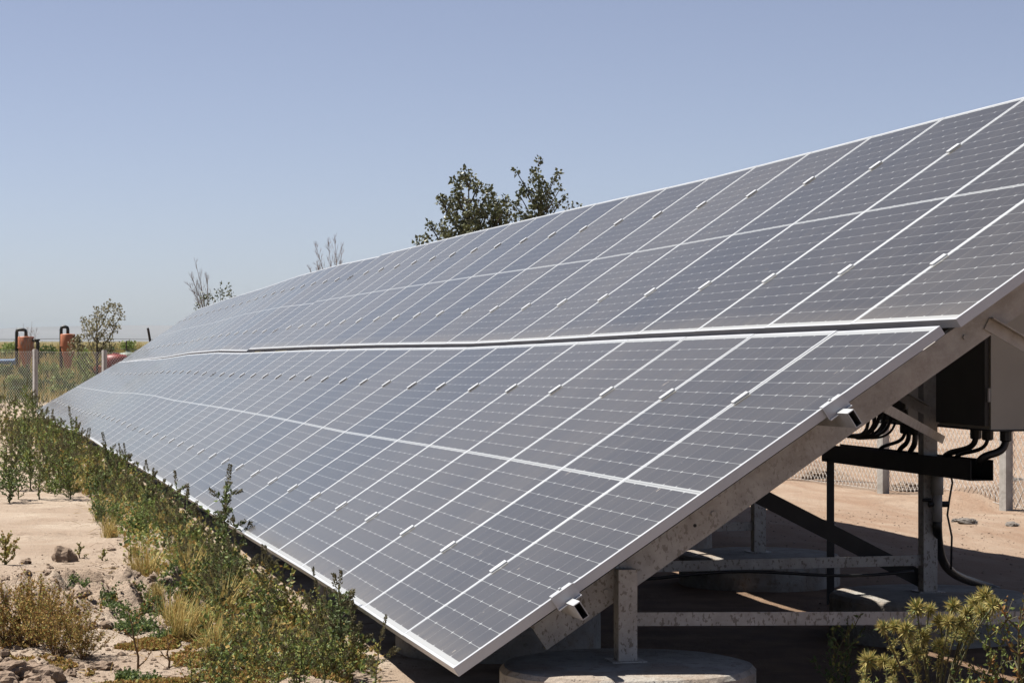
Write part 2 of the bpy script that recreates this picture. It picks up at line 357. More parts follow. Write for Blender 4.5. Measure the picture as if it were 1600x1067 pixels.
mb = MB(); D = 12000; pts = []
for k in range(121):
    x = -6500+k*130
    hh = 26+40*fbm(x/1500+3.1, 2.2, 21, 4)*1.7*math.exp(-((x+1700)/2600)**2)+14*vnoise(x/330., 5, 4)
    pts.append((x, hh))
for k in range(120):
    (x0, h0), (x1, h1) = pts[k], pts[k+1]
    A, B = (x0, D-900, -3), (x1, D-900, -3); C_, D_ = (x1, D, h1), (x0, D, h0); E_, F_ = (x1, D+900, -3), (x0, D+900, -3)
    mb.add([A, B, C_, D_, E_, F_], [(0, 1, 2, 3), (3, 2, 4, 5)])
o = mb.build('hills', M['hill'], smooth=True); o['kind'] = 'structure'

# ---------------------------------------------------------------- the array's geometry
PITCH, PL, GAP, TILT2, HB = 1.0703, 2.1, .0588, .0195, -.1331
KN = [0, 1, 2, 4, 6, 8, 10, 12, 16, 20.99, 21.01, 24, 28, 32, 37, 42]
RAIL = [[0.021, 0.002, -0.0125, -0.0366, -0.066, -0.0947, -0.1089, -0.124, -0.1654, -0.224, -0.2279, -0.2358, -0.2818, -0.3492, -0.3656, -0.3605], [0.0017, -0.0077, -0.0154, -0.0359, -0.0631, -0.0879, -0.0968, -0.106, -0.1353, -0.1842, -0.188, -0.1961, -0.2529, -0.3473, -0.4264, -0.5239], [0.0039, -0.0072, -0.0162, -0.0389, -0.0674, -0.0928, -0.1017, -0.1104, -0.1377, -0.1831, -0.187, -0.1931, -0.248, -0.3423, -0.425, -0.5316], [-0.0397, -0.0481, -0.0543, -0.0709, -0.093, -0.1118, -0.1141, -0.1162, -0.1314, -0.1653, -0.1691, -0.1712, -0.2253, -0.3252, -0.4258, -0.565]]
NCOL, BREAK = 42, 21
_t2 = TILT+TILT2
VH = [0, PL*math.cos(TILT), PL*math.cos(TILT)+GAP*math.cos(_t2), PL*math.cos(TILT)+(GAP+PL)*math.cos(_t2)]
VZ = [0, PL*math.sin(TILT), PL*math.sin(TILT)+GAP*math.sin(_t2), PL*math.sin(TILT)+(GAP+PL)*math.sin(_t2)]
def rail(i, k):
    z = CAMZ-1.1189+VZ[k]+(float(np.interp(i, KN, RAIL[k])) if i >= 0 else RAIL[k][0]+i*(RAIL[k][1]-RAIL[k][0]))
    p = Vector((OX, OY, 0))+UD*(i*PITCH)+ND*(VH[k]+HB*(i/20)**2); p.z = z
    if k < 2 and i < 3: p = p-ND*(.022*(1-max(i, 0)/3))
    if k > 1 and i > 20.999: p = p-(ND*math.cos(TILT)+UP*math.sin(TILT))*.036      # the far half closes the gap
    return p
def surf(i, v):
    """point on the module surface, v metres up the slope"""
    if v <= PL: return rail(i, 0).lerp(rail(i, 1), v/PL)
    return rail(i, 2).lerp(rail(i, 3), (v-PL-GAP)/PL)
def frame_at(i, v):
    p = surf(i, v); d = .05
    Y = (surf(i, v+.05)-surf(i, v-.05)).normalized(); X = (surf(i-.2, v)-surf(i+.2, v)).normalized()
    Y = (Y-X*Y.dot(X)).normalized(); Z = X.cross(Y)
    return p, X, Y, Z
def mtx(p, X, Y, Z): return Matrix(((X.x, Y.x, Z.x, p.x), (X.y, Y.y, Z.y, p.y), (X.z, Y.z, Z.z, p.z), (0, 0, 0, 1)))

PW, FT, FD = 1.0682, .0170, .035
fm = MB(); w2 = PW/2
fm.abox(-w2, -w2+FT, 0, PL, -FD, 0); fm.abox(w2-FT, w2, 0, PL, -FD, 0)
fm.abox(-w2+FT, w2-FT, 0, .011, -FD, -.0004); fm.abox(-w2+FT, w2-FT, PL-.011, PL, -FD, -.0004)
frame_me = fm.mesh('panel_frame', M['alu'])
gm = MB(); gm.abox(-w2+FT+.0002, w2-FT-.0002, .0112, PL-.0112, -.0065, -.0007)
glass_me = gm.mesh('panel_glass', [M['pv'], M['backsheet']])
for p in glass_me.polygons: p.material_index = 0 if p.normal.z > .5 else 1
bxm = MB(); bxm.abox(-.07, .07, .98, 1.08, -.030, -.0068)
jb_me = bxm.mesh('junction_box', M['cable'])
for row in (0, 1):
    for i in range(NCOL):
        k0, k1 = (0, 1) if row == 0 else (2, 3)
        e_ = .0015 if i+1 == BREAK else 0; a, b, c, d = rail(i+(.0 if i != BREAK else .001), k0), rail(i+1-e_, k0), rail(i+(.0 if i != BREAK else .001), k1), rail(i+1-e_, k1)
        m0, m1 = (a+b)/2, (c+d)/2; X = ((a-b)+(c-d)).normalized(); Y = m1-m0; Y = (Y-X*Y.dot(X)).normalized(); Z = X.cross(Y); m0 = (m0+m1)/2-Y*PL/2
        if row == 1 and i < 3: where = 'upper row, cut by the right edge of the photo'
        r_ = 'lower' if row == 0 else 'upper'
        lab = f'grey framed solar panel in the {r_} row, {ordw(i)} column from the near end'
        t = thing('solar_panel', lab, 'solar panel', group='solar panels of the '+r_+' row', matrix=mtx(m0, X, Y, Z))
        link('frame', frame_me, t); link('glass', glass_me, t); link('junction_box', jb_me, t)

# purlins: rectangular tubes under the modules, the clamps bolted to them are their parts
PURV = [.45, 1.62, PL+GAP+.45, PL+GAP+1.62]
PURW = ['lower edge of the bottom row', 'upper edge of the bottom row', 'lower edge of the top row', 'upper edge of the top row']
cm = MB()
for y0, y1, zt in ((-.037, .037, 1),):
    pr = [(.018, .0004), (.018, .0066), (.002, .0068), (-.012, .0095), (-.017, .0095), (-.017, .0004)]
    cm.add([(x, y0, z) for x, z in pr]+[(x, y1, z) for x, z in pr], [tuple(range(5, -1, -1)), tuple(range(6, 12))]+[(k, (k+1) % 6, 6+(k+1) % 6, 6+k) for k in range(6)])
clamp_me = cm.mesh('mid_clamp', M['alu_clamp'])
em = MB()
em.abox(-.03, .010, -.042, .042, .0005, .005); em.abox(.0105, .0155, -.047, .047, -.047, .005); em.abox(.0155, .030, -.047, .047, -.047, -.043)
em.lathe([(.006, .005), (.006, .012)], c=(-.012, 0, 0), seg=6)
end_me = em.mesh('end_clamp', M['alu_clamp'])
PH, PWD = .06, .028
def ring(i, v, hw, h0, h1, du=0):
    p, X, Y, Z = frame_at(i, v); p = p+X*(-du)
    return [p-Y*hw-Z*h0, p+Y*hw-Z*h0, p+Y*hw-Z*h1, p-Y*hw-Z*h1]
for tb, (i0, i1) in enumerate(((0, BREAK), (BREAK, NCOL))):
    for k, v in enumerate(PURV):
        e = .12 if tb == 0 else -.02
        stops = [i0-e]+list(range(i0 if tb == 0 else i0+1, i1))+[i1-.02 if tb == 0 else i1+.09]
        lab = ('near' if tb == 0 else 'far')+' half square metal tube carrying the '+PURW[k]
        t = thing('purlin', lab, 'purlin', loc=surf(i0, v), group='purlins under the panels'); base = Vector(t.location)
        mb = MB(); T = FD+.001; rs = [ring(s, v, PWD/2, T, T+PH) for s in stops]; inn = [ring(s, v, PWD/2-.003, T+.003, T+PH-.003) for s in stops[:2]]
        vs = [p-base for r in rs for p in r]; fs = []
        for s in range(len(stops)-1):
            for j in range(4): a = s*4+j; b = s*4+(j+1) % 4; fs.append((a, b, b+4, a+4))
        L_ = len(stops)-1; fs.append((L_*4, L_*4+1, L_*4+2, L_*4+3)); mb.add(vs, fs, 0)
        r0 = [p-base for p in rs[0]]; q0 = [p-base for p in inn[0]]; q1 = [p-base for p in inn[1]]
        mb.add(r0+q0, [(j, (j+1) % 4, 4+(j+1) % 4, 4+j) for j in range(4)], 0)
        mb.add(q0+q1, [(j, (j+1) % 4, 4+(j+1) % 4, 4+j) for j in range(4)]+[(4, 5, 6, 7)], 1)
        mb.build('tube', [M['tube_alu'], M['steel_in']], t)
        for i in range(i0, i1+1):
            p, X, Y, Z = frame_at(i, v)
            if i0 < i < i1:
                link('mid_clamp', clamp_me, t, mtx(p-base, X, Y, Z))
            else:
                sgn = 1 if i == i0 else -1
                ofs = -(PITCH-PW)/2*sgn          # edge of the panel, half a gap inside the border line
                link('end_clamp', end_me, t, mtx(p-base+X*ofs, X*sgn, Y*sgn, Z))

# mounting frames: rafter, two posts, tie beam and braces; each post stands in a round concrete footing
FU = [.30, 2.5, 5.0]+[5.0+2.45*k for k in range(1, 16)]
NF, NR = .64, 2.70
def zpad(u): return rail(u/PITCH, 0).z-.028
for k, u in enumerate(FU):
    i = u/PITCH; hb = HB*(i/20)**2
    zp = zpad(u); org = UN(u, NF+hb, zp)
    t = thing('mounting_frame', f'galvanised steel mounting frame under the panels, {ordw(k)} from the near end', 'mounting frame', loc=org, group='mounting frames')
    A, B = surf(i, .33), surf(i, 3.95); S = (B-A).normalized(); Nn = (ND*-1 if False else Vector((0, 0, 0)))
    nrm = UD.cross(S)*-1 if UD.cross(S).z < 0 else UD.cross(S); nrm.normalize()
    top = FD+.001+PH+.001; hh = .10; c = (A+B)/2-nrm*(top+hh/2); L2 = (B-A).length/2
    mb = MB(); mb.box(c-org-UD*.023, S, nrm, UD, L2, hh/2, .002)
    mb.box(c-org+nrm*(hh/2-.002), S, nrm, UD, L2, .002, .0209); mb.box(c-org-nrm*(hh/2-.002), S, nrm, UD, L2, .002, .0209)
    mb.build('rafter', M['galv'], t)
    if k < 3:
        for vv, off, mt in ((1.02, .42, 'cable'), (1.10, .45, 'galv'), (.62, .5, 'galv'), (.72, .5, 'galv'), (2.25, .5, 'galv'), (2.62, .5, 'cable'), (3.1, .4, 'galv')):
            q = A+S*(vv-.33)-nrm*(top+hh*off)-UD*.0252-org; mb = MB(); mb.tube([q, q-UD*(.001 if mt == 'cable' else .008)], .0065 if mt == 'cable' else .010, 6 if mt != 'cable' else 12)
            mb.build('bolt_hole' if mt == 'cable' else 'bolt', M[mt], t)
    def raf_z(nn):     # underside of the rafter at horizontal distance nn
        f = (nn-0)/S.dot(ND); q = A-nrm*(top+hh); return (q+S*((nn+hb-(q-UN(0, 0)).dot(ND))/S.dot(ND))).z
    for nn in (NF, NR):
        zt = raf_z(nn)+(.10 if nn == NF else .03); p0 = UN(u, nn+hb, zp-.02)-UD*(.0245+.0305)
        p0 = UN(u, nn+hb, zp-.02)+UD*.012
        mb = MB(); hgt = zt-zp+.02
        if nn == NF: p0 = UN(u, nn+hb, zp-.02)-UD*.062
        mb.box(p0-org+UP*hgt/2, ND, UD, UP, .034, .034, hgt/2)
        mb.box(p0-org+UP*.024, ND, UD, UP, .062, .062, .004)
        mb.build('post', M['galv'], t)
    mb = MB(); zt = zp+.15
    a = UN(u, NF+hb+.034, zt)-UD*.062; b = UN(u, NR+hb-.034, zt-.05 if k == 0 else zt)+UD*.012; ax = (b-a).normalized(); side = ax.cross(UP).normalized(); upv = side.cross(ax)
    mb.box((a+b)/2-org, ax, side, upv, (b-a).length/2, .003, .024); mb.box((a+b)/2-org-upv*.0215-side*.022, ax, side, upv, (b-a).length/2, .019, .0025)
    mb.build('tie_beam', M['galv'], t)
    # brace from the foot of the rear post up to the rafter (heavy) and a short angle brace higher up
    if k == 1:
        mb = MB(); a = UN(u, NR+hb+.02, zp+.04)+UD*.05; b = UN(u, 1.36+hb, raf_z(1.36)+.02)+UD*.05; ax = (b-a).normalized(); s2 = ax.cross(UD).normalized()
        mb.box((a+b)/2-org, ax, UD, s2, (b-a).length/2, .003, .038); mb.build('brace', M['dark_steel'], t)
    mb = MB(); a = UN(u, 2.02+hb, raf_z(2.02)+.055)-UD*.030; b = UN(u, NR+hb-.03, raf_z(2.02)-.30)-UD*.030; ax = (b-a).normalized(); s2 = ax.cross(UD).normalized()
    mb.box((a+b)/2-org, ax, UD, s2, (b-a).length/2, .0025, .024); mb.box((a+b)/2-org+s2*.0215+UD*-.02, ax, UD, s2, (b-a).length/2, .0175, .0025)
    mb.build('angle_brace', M['galv'], t)
    for nn, wd in ((NF, 'front'), (NR, 'rear')):
        c = UN(u-.09 if nn == NF else u, nn+hb); h0 = Hs(c.x, c.y); rs_ = random.Random(k*7+int(nn*9)); ph = rs_.random()*6
        mb = MB(); w = lambda a, z: .012*math.sin(3*a+ph)+.008*math.sin(7*a+2*ph)+.012*float(vnoise(a*9+z*14, ph*5+z*30, k))
        mb.lathe([(.452, h0-.3-zp), (.45, -.02), (.435, -.004), (.40, 0), (.05, .004)], seg=56, wob=w)
        o = mb.build('concrete_footing', M['concrete']); o.location = (c.x, c.y, zp)
        tag(o, f'round concrete footing around the {wd} post of the {ordw(k)} mounting frame', 'footing', 'concrete footings')

# strap from the first rafter back to the second frame's rear post
a, b = at(1383, 637, 8.95), at(1474, 687, 10.95); ax = (b-a).normalized(); s2 = ax.cross(Vector((0, 1, 0))).normalized()
mb = MB(); mb.box((0, 0, 0), ax, s2, ax.cross(s2), (b-a).length/2, .018, .003)
o = mb.build('steel_strap', M['galv']); o.location = (a+b)/2; tag(o, 'flat galvanised strap running from the rafter to the rear post', 'strap')

# ---------------------------------------------------------------- electrical gear under the array
def cabinet(name, label, u0, u1, n0, n1, z0, z1, glands):
    t = thing(name, label, 'cabinet', loc=UN((u0+u1)/2, (n0+n1)/2, z0)); b = Vector(t.location)
    mb = MB(); c = UN((u0+u1)/2, (n0+n1)/2, (z0+z1)/2)-b
    mb.box(c, UD, ND, UP, (u1-u0)/2, (n1-n0)/2, (z1-z0)/2); mb.build('body', M['cabinet'], t)
    mb = MB(); mb.box(c-ND*((n1-n0)/2+.012), UD, ND, UP, (u1-u0)/2-.015, .010, (z1-z0)/2-.015); mb.build('door', M['door'], t)
    mb = MB()
    for q in (.18, .24, .78): mb.box(UN(u0-.004, n0+.07+.5*(n1-n0), z0+(z1-z0)*q)-b, ND, UD, UP, .05, .003, .003)
    mb.build('latch', M['dark_steel'], t)
    for q in (.2, .8):
        mb = MB(); mb.tube([UN(u0-.006, n0-.012, z0+(z1-z0)*q-.03)-b, UN(u0-.006, n0-.012, z0+(z1-z0)*q+.03)-b], .007, 8); mb.build('hinge', M['galv'], t)
    mb = MB(); mb.box(UN((u0+u1)/2, (n0+n1)/2, z0-.004)-b, UD, ND, UP, (u1-u0)/2+.008, (n1-n0)/2+.008, .0035); mb.build('gland_plate', M['dark_steel'], t)
    for (uu, nn) in glands:
        mb = MB(); mb.lathe([(.018, -.055), (.026, -.05), (.026, -.012), (.02, 0)], c=UN(uu, nn, z0)-b, seg=10); mb.build('cable_gland', M['cable'], t)
    return t
CZ = .968
cabinet('junction_cabinet', 'large tan metal cabinet hung behind the right end of the panels', 1.75, 2.33, 2.68, 2.98, CZ, 1.72, [(2.10, 2.76), (1.97, 2.76), (1.82, 2.78)])
cabinet('combiner_box', 'smaller dark cabinet hung beyond the rear post, many cables below', 2.66, 3.02, 2.66, 2.86, CZ-.005, 1.45, [(2.72, 2.72), (2.80, 2.72), (2.9, 2.74)])
zt = CAMZ-.60
t = thing('cable_tray', 'long black cable tray passing behind the rear post', 'cable tray', loc=UN(1.66, 2.74, zt)); b = Vector(t.location)
mb = MB()
p0, p1 = UN(1.80, 2.66, zt+.04), UN(4.05, 2.78, zt+.015); ax = (p1-p0).normalized(); s2 = ax.cross(UP).normalized(); up2 = s2.cross(ax)
for sgn in (-1, 1): mb.box((p0+p1)/2-b+s2*.05*sgn, ax, s2, up2, (p1-p0).length/2, .002, .045)
mb.box((p0+p1)/2-b-up2*.043, ax, s2, up2, (p1-p0).length/2, .0479, .002); mb.build('channel', M['dark_steel'], t)
TRAY0, TRAY1 = p0, p1
lp = UN(3.95, 2.74, 0); h0 = Hs(lp.x, lp.y)
mb = MB(); mb.box(Vector((lp.x, lp.y, (zt-.03+h0)/2))-b, ND, UD, UP, .02, .003, (zt-.03-h0)/2+.02); mb.box(Vector((lp.x, lp.y, (zt-.03+h0)/2))-b+ND*.017+UD*.018, ND, UD, UP, .003, .0149, (zt-.03-h0)/2+.02)
mb.build('leg', M['dark_steel'], t)
def bez(a, b, c, d, k=14):
    r = []
    for q in range(k+1):
        s = q/k; r.append(a*(1-s)**3+b*3*s*(1-s)**2+c*3*s*s*(1-s)+d*s**3)
    return r
def cable(pts, r, label):
    base = pts[0].copy(); mb = MB(); mb.tube([p-base for p in pts], r, 8); o = mb.build('cable', M['cable'], smooth=True); o.location = base
    return tag(o, label, 'cable', 'cables between the cabinets and the tray')
def drop(u0, n0, u1, r, label):
    a = UN(u0, n0, CZ-.04); f = (u1-1.80)/(4.05-1.80); e = TRAY0.lerp(TRAY1, f)+UP*.03
    cable(bez(a, a-UP*.09, e+UD*-.05+UP*.06, e), r, label)
drop(2.10, 2.76, 2.30, .014, 'thick black cable looping from the large cabinet, leftmost of its three')
drop(1.97, 2.76, 2.16, .009, 'thin black cable looping from the large cabinet, middle of its three')
drop(1.82, 2.78, 1.84, .017, 'thickest black cable bending under the large cabinet right end')
drop(2.72, 2.72, 2.78, .014, 'black cable dropping steeply from the smaller cabinet to the tray, nearest')
drop(2.80, 2.72, 2.95, .012, 'black cable curving from the smaller cabinet to the tray, middle one')
drop(2.9, 2.74, 3.25, .009, 'thin black cable curving from the smaller cabinet far end')
for k, (tx, ty, r) in enumerate(((1358, 650, .009), (1370, 645, .007), (1378, 640, .010), (1385, 650, .007), (1395, 655, .008), (1402, 662, .006), (1364, 652, .006), (1388, 646, .008))):
    a = at(1318+k*3, 680+k*.6, 11.9); e = at(tx, ty-8, 11.2+.05*k); 
    cable(bez(a, a+Vector((.10, -.1, .0)), e-UP*.12, e+UP*.06), r, ['black cable', 'thin black cable', 'thick black cable'][k % 3]+f' of the bunch left of the smaller cabinet, {ORD[k]} from left')
# conduit on the rear post of the second frame
pb = UN(2.5, NR, 0)
t = thing('conduit', 'pale plastic conduit strapped to the rear post with cable coming out below', 'conduit', loc=UN(2.44, NR+.015, .28)); b = Vector(t.location)
c0 = UN(2.44, NR+.015, 0)
mb = MB(); mb.tube([c0+UP*.52-b, c0+UP*.66-b], .024, 12); mb.tube([c0+UP*.645-b, c0+UP*.765-b], .029, 12); mb.build('pipe', M['conduit'], t, True)
mb = MB(); mb.tube([c0+UP*.60-b-ND*.04, c0+UP*.60-b+ND*.055], .014, 8); mb.tube([c0+UP*.62-b-ND*.07, c0+UP*.62-b-ND*.03], .008, 8); mb.build('clip', M['cable'], t)
e = ground(1560, 925); 
mb = MB(); mb.tube([p-b for p in bez(c0+UP*.53, c0+UP*.25, e-Vector((.25, 0, -.10)), e+UP*.01, 18)], .022, 10); mb.build('cable_tail', M['cable'], t, True)
q = c0+ND*.06; mb = MB(); mb.tube([p-b for p in [q+UP*.76, q+UP*.70+ND*.015, q+UP*.62, q+UP*.55-ND*.01, q+UP*.45+ND*.012, q+UP*.30+ND*.008]], .005, 6); mb.build('loose_wire', M['cable'], t, True)
# thin black cable slung under the second tie beam
zt2 = zpad(2.5)+.12
pts = [UN(2.44, 2.60-k*.1, zt2-.012-.015*math.sin(k*.55)) for k in range(20)]
base = pts[0].copy(); mb = MB(); mb.tube([p-base for p in pts], .008, 6); o = mb.build('cable', M['cable'], smooth=True); o.location = base
tag(o, 'thin black cable tied below the horizontal beam near the ground', 'cable')

# ---------------------------------------------------------------- chain link fences
def chain_fence(name, label, a, d, count, step, height, zoff, posts, mesh=.06, wr=.0016, pw=.05, prot=.5, ph=None):
    """fence from point a, along unit vector d; posts at multiples of step"""
    t = thing(name, label, 'fence', loc=(a.x, a.y, Hs(a.x, a.y))); b = Vector(t.location)
    L_ = count*step
    gz = lambda s: Hs(a.x+d.x*s, a.y+d.y*s)-b.z
    P_ = lambda s, z: Vector((d.x*s, d.y*s, gz(s)+zoff+z))
    mb = MB(); side = Vector((d.y, -d.x, 0)); off = side*.03
    def wire(p, q):
        ax = (q-p); nrm = Vector((0, 0, 1)).cross(ax)
        s1 = side*wr; s2 = ax.cross(side).normalized()*wr
        mb.add([p+s1+s2, p-s1+s2, p-s1-s2, p+s1-s2, q+s1+s2, q-s1+s2, q-s1-s2, q+s1-s2], [(0, 1, 5, 4), (1, 2, 6, 5), (2, 3, 7, 6), (3, 0, 4, 7)])
    k = -height
    sp = mesh*1.15
    nmax = int((L_+height)/sp)
    for q in range(nmax):
        s0 = q*sp-height
        for up in (0, 1):
            lo, hi = s0, s0+height*.87
            z0, z1 = (0, height) if up else (height, 0)
            ca, cb = max(lo, 0), min(hi, L_)
            if cb-ca < .05: continue
            f0, f1 = (ca-lo)/(hi-lo), (cb-lo)/(hi-lo)
            p, r = P_(ca, z0+(z1-z0)*f0)+off*(1+.06*up), P_(cb, z0+(z1-z0)*f1)+off*(1+.06*up); wire(p, r)
    for z in (0, height):
        for q in range(count*2): wire(P_(q*step/2, z)+off*1.2, P_((q+1)*step/2, z)+off*1.2)
    mb.build('wire_mesh', M['wire'], t)
    for q in range(count+1):
        if q not in posts: continue
        ph_ = ph or height+zoff+.06
        p = P_(q*step, -zoff-.15); mb = MB(); R_ = Matrix.Rotation(prot, 3, 'Z'); h2 = (ph_+.15)/2
        mb.box(p+UP*h2, R_ @ Vector((1, 0, 0)), R_ @ Vector((0, 1, 0)), UP, pw, pw, h2-.012); mb.box(p+UP*(2*h2-.006), R_ @ Vector((1, 0, 0)), R_ @ Vector((0, 1, 0)), UP, pw*.8, pw*.8, .006)
        mb.build('post', M['post_concrete'], t)
f1, f2 = ground(1572, 797), ground(1380, 771)
dv = (f2-f1); dv.z = 0; st = dv.length; dv.normalize()
a = f1-dv*st*3
chain_fence('chain_link_fence', 'chain link fence with square concrete posts behind the array on bare soil', a, dv, 14, st, 1.5, .03, range(15), mesh=.066, wr=.0018, pw=.039, prot=.55)
g1, g2 = at(55, 635, 59.3), at(163, 634, 58.3); dl = (g2-g1); dl.z = 0; stl = dl.length; dl.normalize(); a = g1-dl*stl*3
chain_fence('chain_link_fence', 'chain link fence with pale posts in front of the orange tanks', a, dl, 11, stl, 1.35, .02, range(12), mesh=.066, wr=.0019, pw=.05, prot=.68)

# ---------------------------------------------------------------- distant plant: hydrocyclones, tanks, pipes
def cyclone(px, d, label, x0, ytop, ycyl, ybot, rpx, arch, pr):
    k = d/F; gz = Hs((px-800)*k, d); t = thing('cyclone_separator', label, 'separator', loc=((px-800)*k, d, gz))
    Z = lambda y: CAMZ-(y-533.5)*k-gz
    X = lambda x: (x-px)*k
    r = rpx*k
    mb = MB(); mb.lathe([(.10*r/.3, Z(ybot)), (.13*r/.3, Z(ybot)+.1), (r, Z(ycyl)), (r, Z(ytop)-.02), (r*.96, Z(ytop)), (.08, Z(ytop)+.015)], seg=28); mb.build('tank', M['orange'], t, False)
    for p in t.children[0].data.polygons: p.use_smooth = True
    mb = MB(); mb.lathe([(r*1.05, Z(ycyl)-.02), (r*1.05, Z(ycyl)+.02)], seg=28); mb.build('flange', M['orange'], t)
    mb = MB(); xa, ya = arch; zt = Z(ya)-pr; mb.tube([(0, 0, Z(ytop)), (0, 0, zt-.10), (X(px)-.02, 0, zt-.03), (-.09, 0, zt), (X(xa)+.09, 0, zt), (X(xa)+.02, 0, zt-.03), (X(xa), 0, zt-.10), (X(xa), 0, -.1)], pr, 12); mb.build('outlet_pipe', M['black_pipe'], t, True)
    mb = MB(); xr = r+.16; zi = Z(ytop)-.14; mb.tube([(r*.6, -.1, zi), (xr-.06, -.1, zi), (xr-.01, -.1, zi-.02), (xr, -.1, zi-.08), (xr, -.1, -.1)], pr*1.05, 12); mb.lathe([(pr*1.5, -.03), (pr*1.5, .03)], c=(xr, -.1, zi+.02), seg=14); mb.build('inlet_pipe', M['black_pipe'], t, True)
    for s in (-1, 1):
        mb = MB(); mb.box((s*r*.8, .05, Z(ycyl)/2), (1, 0, 0), (0, 1, 0), (0, 0, 1), .018, .018, Z(ycyl)/2+.05); mb.build('leg', M['orange'], t)
    return t
cyclone(40.5, 90, 'orange cone-bottomed tank with black arched pipe, left of the pair', 40.5, 526, 543, 574, 12.5, (26, 512.5), .062)
cyclone(106, 90, 'orange cone-bottomed tank with black arched pipe beside the sapling', 106, 522, 540, 576, 11.5, (95.5, 508), .062)
def tank(px, d, r, ytop, label, m, mark=False, nm='water_tank'):
    k = d/F; x = (px-800)*k; gz = Hs(x, d); z = CAMZ-(ytop-533.5)*k-gz
    t = thing(nm, label, 'tank', loc=(x, d, gz)); mb = MB()
    mb.lathe([(r, -.1), (r, z-.22), (r*.93, z-.10), (r*.7, z-.03), (r*.25, z)], seg=30); mb.build('shell', m, t, True)
    mb = MB(); mb.lathe([(r*.22, z-.01), (r*.22, z+.05)], seg=16); mb.build('lid', m, t)
    if mark:
        mb = MB()
        for q in range(5):
            for w_ in (0, 1, 2):
                if (q*3+w_*2) % 4 == 0: continue
                an = -1.75+.10*w_; zz = z-.35-.085*q
                ex = Vector((math.cos(an), math.sin(an), 0)); ey = Vector((-math.sin(an), math.cos(an), 0))
                mb.box(ex*(r+.003)+UP*zz, ey, ex, UP, .03, .003, .026)
        mb.build('lettering', M['white_mark'], t)
    return t
tank(181, 78, .44, 553, 'red filter tank with white markings behind the fence', M['red'], True, 'filter_tank')
tank(200, 84, .36, 550, 'grey-green topped tank just behind the red one', M['greygreen'], False, 'storage_tank')
c = at(153, 577, 77); mb = MB()
mb.tube([Vector((0, -.12, 0)), Vector((0, .12, 0))], .13, 18); mb.tube([Vector((0, -.16, 0)), Vector((0, -.12, 0))], .08, 14); mb.tube([Vector((0, 0, 0)), Vector((0, 0, -(c.z-Hs(c.x, c.y))))], .05, 10)
o = mb.build('pump', M['orange']); o.location = c; tag(o, 'small round orange pump left of the red tank', 'pump')
a, b2 = at(-60, 566, 86), at(24, 565, 86); mb = MB(); mb.tube([Vector((0, 0, 0)), b2-a], .10, 14); mb.tube([(b2-a)*.98, (b2-a)], .125, 14)
for q in (.05, .5, .93):
    p = (b2-a)*q; mb.box(p-UP*.16, (1, 0, 0), (0, 1, 0), UP, .05, .05, .13)
o = mb.build('blue_pipe', M['blue'], smooth=False); o.location = a; tag(o, 'blue water pipe lying level at the left edge', 'pipe')
# barbed wire fence on the rise and the leaning post
t = thing('wire_fence', 'thin strand wire fence along the skyline at left', 'fence', loc=(-24, 97, Hs(-24, 97))); b = Vector(t.location)
for q in range(7):
    x = -24+q*3.15 if q != 3 else -15.55; p = Vector((x, 97, Hs(x, 97)))-b; mb = MB(); mb.tube([p-UP*.2, p+UP*(.98 if q == 3 else .9)], .026, 6); mb.build('post', M['wood'], t)
for z in (.45, .87):
    mb = MB(); mb.tube([Vector((x, 97, .58+z+.02*math.sin(x)))-b for x in np.arange(-26, -3, .7)], .009, 4); mb.build('wire', M['wire_dark'], t)
p0, p1 = at(243, 546, 92), at(231, 512.5, 92); mb = MB(); mb.tube([Vector((0, 0, -.8))-(p1-p0)*.0, p1-p0], .055, 8, r1=.045)
o = mb.build('leaning_post', M['wood']); o.location = p0; tag(o, 'weathered wooden post leaning left above the array far end', 'post')

